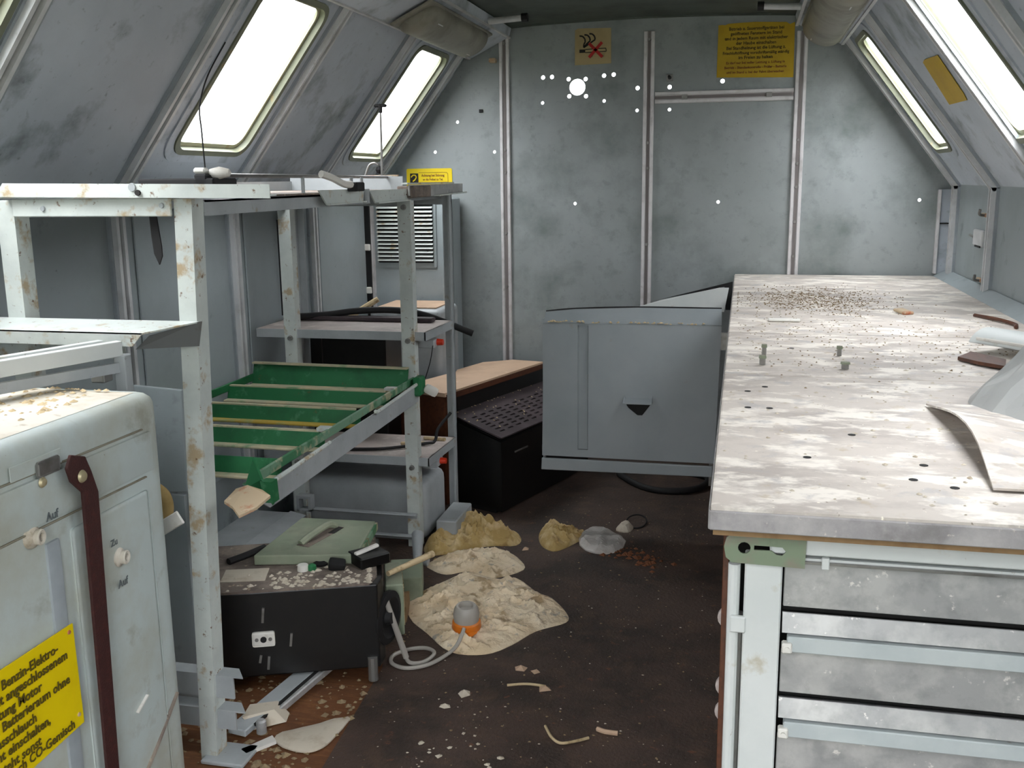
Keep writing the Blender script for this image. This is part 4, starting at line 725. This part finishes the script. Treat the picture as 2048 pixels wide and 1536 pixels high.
vg = ob('vent_panel', B().obx(up(Lu + .045, .21, .10), (.05, .17, .15), Matrix((u_, v_, Z)).transposed(), .004), OLIVE, bu, label='dull khaki slotted end panel')
for i in range(6): ob('vent_slot', B().obx(up(Lu + .071, .15 + i * .022, .10), (.003, .006, .11), Matrix((u_, v_, Z)).transposed()), CREAM, vg)
ob('top_frame', B().obx(up(Lu - .02, .14, Hu + .022), (.09, .08, .032), Matrix((u_, v_, Z)).transposed() @ Euler((0, 0, .5)).to_matrix(), .004), BLACK, bu)
ob('orange_part', B().obx(up(.015, -.005, .11), (.02, .008, .06), Matrix((u_, v_, Z)).transposed(), .003), ORNG, bu)
zt = f0.z + Hu
one('white_bar', B().obx(up(Lu - .025, .14, Hu + .044), (.075, .014, .009), Matrix((u_, v_, Z)).transposed() @ Euler((0, -.1, .6)).to_matrix(), .004, 2), WHITE, 'short white bar on the black unit top, beside the green case', 'bar', smooth=True)
one('white_card', B().obx(up(.235, .105, Hu + .005), (.115, .085, .006), Matrix((u_, v_, Z)).transposed() @ Euler((.0, 0, -.05)).to_matrix(), .001), PAPER, 'pale oblong card lying on the dusty top of the black unit', 'card')
gc_ = thing('green_cap', 'small bright green cap with a pale base on the black unit', 'cap', up(.385, .115, Hu + .006)); q = up(.385, .115, Hu + .006)
ob('cap_base', B().lathe([(0, 0), (.015, 0), (.014, .016), (0, .016)], q), WHITE, gc_, True); ob('cap_top', B().lathe([(.012, 0), (.011, .012), (.005, .017), (0, .017)], q + u_ * .024), GREEN, gc_, True)
one('black_lump', B().obx(up(.475, .11, Hu + .018), (.045, .035, .024), Euler((.3, .2, .4)), .008, 2), BLKR, 'black rubber lump on the dusty top of the black unit', 'lump', smooth=True)
one('dark_ring_cap', B().lathe([(0, 0), (.02, 0), (.022, .006), (.012, .012), (0, .010)], up(.43, .150, Hu + .006)), BLKR, 'flat dark cap on the black unit behind the green cap', 'cap', smooth=True)
b = B()
for i in range(150):
    a = min(Lu - .02, max(.05, random.gauss(.43, .13))); c = min(.25, abs(random.gauss(.02, .06))); b.flake(up(a, c, Hu + .006), random.uniform(.003, .012), .35)
one('unit_flakes', b, PAPER, 'cream paint flakes along the front of the black unit top', 'flakes', kind='stuff')
# grey-green case lid
gl_ = thing('olive_case', 'olive grey case with recessed handle, lying on the back of the black unit', 'case', (-1.2, 2.68, .25))
zg = .2815
b = B().prism([(-1.262, 2.335, zg), (-.990, 2.398, zg), (-1.036, 2.664, zg), (-1.265, 2.652, zg)], (0, 0, .028), .004); ob('case_top', b, OLIVE, gl_)
ob('rusty_side', B().prism([(-.990, 2.396, zg + .001), (-.984, 2.400, zg + .001), (-1.030, 2.666, zg + .001), (-1.036, 2.664, zg + .001)], (0, 0, .022)), GREENR, gl_, label='rust-spotted green side')
hcx = V((-1.135, 2.515, zg + .0285))
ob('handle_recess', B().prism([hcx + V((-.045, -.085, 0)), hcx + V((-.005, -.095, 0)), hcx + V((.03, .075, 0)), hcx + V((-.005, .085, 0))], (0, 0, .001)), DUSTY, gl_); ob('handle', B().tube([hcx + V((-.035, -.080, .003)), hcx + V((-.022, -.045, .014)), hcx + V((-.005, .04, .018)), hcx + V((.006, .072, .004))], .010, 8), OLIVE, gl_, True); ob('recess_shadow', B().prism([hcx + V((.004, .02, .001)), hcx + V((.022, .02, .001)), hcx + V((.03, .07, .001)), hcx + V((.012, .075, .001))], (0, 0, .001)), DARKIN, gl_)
one('dark_cable_end', B().tube([(-1.335, 2.33, .288), (-1.31, 2.38, .289), (-1.282, 2.44, .292)], .010, 8), BLKR, 'short black cable end beside the olive case', 'cable', smooth=True)
# pale stick and cable with loop
one('pale_stick', B().cone(up(Lu + .03, .14, Hu - .03), V((-.84, 2.60, .245)), .0075, .010, 10), CREAM, 'pale wooden stick slanting up from the end of the black unit', 'stick', smooth=True)
one('grey_sleeve', B().cone(up(Lu + .02, .055, .165), V((-.86, 2.40, .02)), .008, .0085, 10), GREYP, 'thick grey cable sleeve running down from the pulley to the floor', 'sleeve', smooth=True)
cbp = [(-.872, 2.42, .022), (-.845, 2.385, .014), (-.81, 2.40, .012), (-.795, 2.45, .014), (-.825, 2.475, .014), (-.87, 2.465, .012), (-.905, 2.425, .010), (-.895, 2.38, .010), (-.85, 2.36, .010), (-.80, 2.385, .010), (-.765, 2.44, .012), (-.745, 2.50, .018), (-.735, 2.545, .05)]
one('looped_cable', B().tube(cbp, .0055, 8), GREYP, 'thin grey cable with one loop, leading to the orange-based cap', 'cable', smooth=True)
oc = thing('bottle_cap', 'cloudy grey threaded cap on an orange ring, lying on the big cloth', 'cap', (-.745, 2.6, .02))
q = V((-.742, 2.595, .028)); a_ = V((0.02, -.08, 1)).normalized()
ob('orange_ring', B().lathe([(.0, 0), (.040, 0), (.043, .006), (.041, .022), (.036, .026), (0, .026)], q, a_, 28), ORNG, oc, True); ob('cap_body', B().lathe([(.036, 0), (.038, .022), (.034, .040), (.028, .048), (.022, .048), (.020, .034), (0, .032)], q + a_ * .024, a_, 28), GREYP, oc, True); ob('tape_end', B().prism([q + V((.0, -.043, .0)), q + V((.04, -.03, .002)), q + V((.025, -.055, -.006))], (0, 0, .004)), ORNG, oc)
# cloths
def thin(x, y, f, sd): return max(0, 1 - abs(noise.noise(V((x * f + sd, y * f - sd, sd)))) * 7)
def rdg(x, y, f, sd): return 1 - min(1, abs(noise.noise(V((x * f + sd, y * f - sd, sd)))) * 3.2)
def wrk(x, y, d, h, s=1.0, seed=0, ridge=.5):
    e = min(1, d / .05); wx = x + .05 * noise.noise(V((x * 8, y * 8, seed))); wy = y + .05 * noise.noise(V((x * 8, y * 8, seed + 7)))
    n1 = noise.noise(V((x * 6 * s + seed, y * 6 * s, seed)))
    r1 = rdg(wx, wy * 1.6, 9 * s, 4 + seed); r2 = rdg(wy, wx, 17 * s, 9 + seed); r3 = rdg(wx, wy, 34 * s, 2 + seed)
    return .006 + e ** .7 * (h * (.35 + .5 * n1 + ridge * .5 * r1) + .014 * thin(wx, wy * 1.8, 7 * s, 3 + seed) + .012 * thin(wy, wx * .7, 12 * s, 8 + seed) + .004 * r2 + .003 * r3)
big_o = smooth_outline([(-.985, 2.80), (-.94, 2.67), (-.86, 2.585), (-.76, 2.485), (-.66, 2.49), (-.60, 2.56), (-.55, 2.66), (-.475, 2.735), (-.485, 2.80), (-.55, 2.90), (-.60, 2.93), (-.68, 3.02), (-.745, 3.015), (-.80, 3.03), (-.86, 3.05), (-.92, 2.96)], 4)
one('large_cloth', sheet(big_o, lambda x, y, d: wrk(x, y, d, .022, 1, 1, .5), .0075, .012), CLOTH, 'largest crumpled cream cloth spread on the floor beside the black unit', 'cloth', smooth=True)
mid_o = smooth_outline([(-.93, 3.02), (-.86, 3.06), (-.77, 3.02), (-.685, 3.11), (-.72, 3.20), (-.78, 3.26), (-.87, 3.27), (-.95, 3.22), (-1.02, 3.10), (-.99, 3.05)], 4)
one('middle_cloth', sheet(mid_o, lambda x, y, d: wrk(x, y, d, .026, 1.2, 5, .6), .0075, .012), CLOTH, 'pointed crumpled cream cloth behind the largest cloth', 'cloth', smooth=True)
far_o = smooth_outline([(-.98, 3.20), (-.86, 3.30), (-.76, 3.33), (-.765, 3.42), (-.85, 3.48), (-.89, 3.55), (-.97, 3.57), (-1.03, 3.47), (-1.07, 3.36), (-1.08, 3.24), (-1.04, 3.18)], 4)
one('ochre_rag', sheet(far_o, lambda x, y, d: wrk(x, y, d, .065, 1.5, 11, .8), .008, .012), CLOTHB, 'ochre crumpled rag heaped at the foot of the rear rack post', 'rag', smooth=True)
sm_o = smooth_outline([(-.695, 3.42), (-.66, 3.33), (-.61, 3.30), (-.56, 3.38), (-.52, 3.49), (-.57, 3.53), (-.61, 3.55), (-.66, 3.57), (-.70, 3.52)], 4)
one('small_rag', sheet(sm_o, lambda x, y, d: wrk(x, y, d, .045, 1.8, 21, .9), .0065, .01), CLOTHB, 'small crumpled ochre rag alone in the middle of the floor', 'rag', smooth=True)
wb = smooth_outline([(-.535, 3.37), (-.47, 3.30), (-.40, 3.33), (-.375, 3.43), (-.43, 3.50), (-.50, 3.53), (-.545, 3.47)], 2)
one('white_packet', sheet(wb, lambda x, y, d: .008 + min(.018, d * .9) + .010 * rdg(x, y, 11, 3), .011, .006), PACK, 'white crumpled plastic packet on the floor right of the small rag', 'packet')
one('white_scrap', sheet(smooth_outline([(-.425, 3.55), (-.38, 3.54), (-.365, 3.59), (-.385, 3.63), (-.42, 3.61)], 3), lambda x, y, d: .008 + min(.02, d * 1.2), .012, .006), PAPER, 'small pale scrap next to the thin black ring on the floor', 'scrap')
one('wire_ring', B().tube([(-.36 + .038 * math.cos(t), 3.65 + .06 * math.sin(t), .012 + .006 * math.sin(t)) for t in [2 * PI * i / 10 for i in range(10)]], .003, 6, True), BLKR, 'thin black wire ring on the floor behind the white packet', 'ring', smooth=True)
b = B()
for i in range(70):
    t = random.random(); b.flake((-.44 + .21 * t + random.gauss(0, .02), 3.36 - .13 * t + random.gauss(0, .035), .005), random.uniform(.006, .018), .35)
one('rust_scraps', b, mat('rust_orange_scraps', '#7a4c32', [('#5f3620', 40, .5, .65, .7)], .9), 'rust-orange scraps on the floor in front of the white packet', 'scraps', kind='stuff')
for pts_, m_, lab in (([(-.425, 2.155, .007), (-.40, 2.105, .010), (-.375, 2.085, .010), (-.345, 2.098, .010), (-.315, 2.125, .007)], CREAM, 'curved cream wood shaving on the floor near the camera'), ([(-.30, 2.165, .009), (-.28, 2.155, .010), (-.25, 2.155, .009)], BEIGE, 'short ochre wood chip on the floor near the bench'), ([(-.56, 2.33, .007), (-.51, 2.345, .008), (-.46, 2.345, .007)], CREAM, 'thin pale straw on the floor')):
    one('wood_shaving', B().tube(pts_, .0035 if m_ is not BEIGE else .006, 6), m_, lab, 'shaving', 'wood shavings on the floor', True)
for x, y, r_, lab in ((-.545, 2.43, .022, 'yellowish flake on the floor, left of three near the cloth'), (-.50, 2.42, .016, 'yellowish flake on the floor, middle of three near the cloth'), (-.46, 2.335, .022, 'ochre leaf-like flake on the floor in front of the cloth'), (-.66, 2.27, .024, 'grey-white chip on the floor left of centre'), (-.69, 2.20, .016, 'grey-white chip on the floor, nearest the plywood edge'), (-.72, 3.30, .02, 'orange-brown chip beside the ochre rag')):
    one('flake', B().flake((x, y, .005), r_, .3), BEIGE if 'yell' in lab or 'ochre' in lab or 'orange' in lab else PAPER, lab, 'flake')
# plates, rail and paper at the rack foot
rl = thing('slide_rail', 'dirty grey steel slide rail lying on the plywood under the black unit', 'rail', (-1.11, 2.12, 0))
r0, r1 = V((-1.135, 1.96, .018)), V((-1.075, 2.30, .030))
ob('rail_body', B().bar(r0, r1, .052, .018, bev=.003), RACKG, rl); ob('rail_lip', B().bar(r0 + V((.045, .08, -.004)), r1 + V((.042, .0, .0)), .016, .020, bev=.003), GALV, rl); ob('rail_groove', B().bar(r0 + V((.03, .03, .006)), r1 + V((.03, 0, .006)), .012, .006), DARKIN, rl); ob('end_knob', B().lathe([(0, 0), (.012, 0), (.012, .03), (.008, .034), (0, .034)], (-1.085, 1.99, .006)), GALV, rl, True)
po = smooth_outline([(-1.045, 1.985), (-1.01, 1.945), (-.945, 1.935), (-.915, 1.96), (-.905, 2.03), (-.90, 2.10), (-.925, 2.09), (-.98, 2.045)], 4)
one('torn_paper', sheet(po, lambda x, y, d: .006 + .008 * abs(noise.noise(V((x * 18, y * 18, 0)))) + min(.006, d * .3), .014, .004), PAPER, 'torn pale sheet of paper on the plywood beside the rack foot', 'paper', smooth=True)
one('folded_scrap', B().prism([(-1.095, 1.905, .004), (-1.075, 1.893, .004), (-1.03, 1.955, .004), (-1.05, 1.975, .004)], (0, 0, .008)), WHITE, 'narrow pale offcut touching the torn paper', 'scrap')
one('card_piece', B().prism([(-1.11, 2.0, .004), (-1.05, 2.05, .004), (-1.06, 2.09, .004), (-1.12, 2.06, .004)], (-.03, 0, .03)), PAPER, 'bent cream cardboard piece behind the rack foot', 'card')
one('khaki_block', B().prism([(-1.03, 2.74, .004), (-.935, 2.78, .004), (-.98, 2.93, .004), (-1.08, 2.90, .004)], (0, 0, .09), .005), OLIVE, 'khaki metal block between the black unit and the cloths', 'block')
one('wood_offcut', B().prism([(-.98, 2.62, .004), (-.94, 2.64, .004), (-.97, 2.76, .004), (-1.01, 2.74, .004)], (0, 0, .05), .004), WOOD, 'small brown wood offcut under the left edge of the largest cloth', 'offcut')
one('grey_joint', B().cone((-1.02, 2.99, .05), (-1.06, 3.12, .10), .014, .022, 10).cone((-1.03, 3.0, .06), (-.985, 3.0, .055), .012, .018, 10), RACKG, 'grey pipe joint behind the black unit by the ochre rag', 'joint', smooth=True)
# general debris
b = B()
for i in range(230):
    x = random.uniform(-.88, -.05); y = 1.7 + 2.2 * random.random() ** 1.5
    b.flake((x, y, .0045), random.choice((.0015, .002, .0025, .004)), .3)
for i in range(22): b.flake((random.gauss(-.62, .06), random.gauss(2.0, .05), .0045), random.uniform(.003, .010), .15)
one('floor_flakes', b, PAPER, 'pale flakes scattered over the dark floor', 'flakes', kind='stuff')
b = B()
for i in range(700):
    x = random.uniform(-1.5, -.9); y = random.uniform(1.7, 2.6)
    b.flake((x, y, .001 if x < -.92 else .0045), random.choice((.003, .005, .008, .014)), .35)
for i in range(300): b.flake((random.uniform(-.85, -.05), random.uniform(1.8, 4.0), .0045), random.choice((.002, .003, .005)), .3)
one('brown_debris', b, BROWNF, 'brown wood crumbs and dirt on the plywood by the rack foot', 'debris', kind='stuff')
for i, (x, y, r_) in enumerate([(random.uniform(-1.06, -.97), random.uniform(3.12, 3.35), random.uniform(.008, .015)) for _ in range(8)]):
    t_ = one('rubble_lump', B().obx((x, y, r_ * .7), (r_ * 1.6, r_ * 1.4, r_ * 1.2), Euler((random.random(), random.random(), random.random() * 3)), r_ * .3), CLOTHB, 'ochre crumbly lump in the small heap beside the ochre rag', 'lump', 'lumps beside the ochre rag')
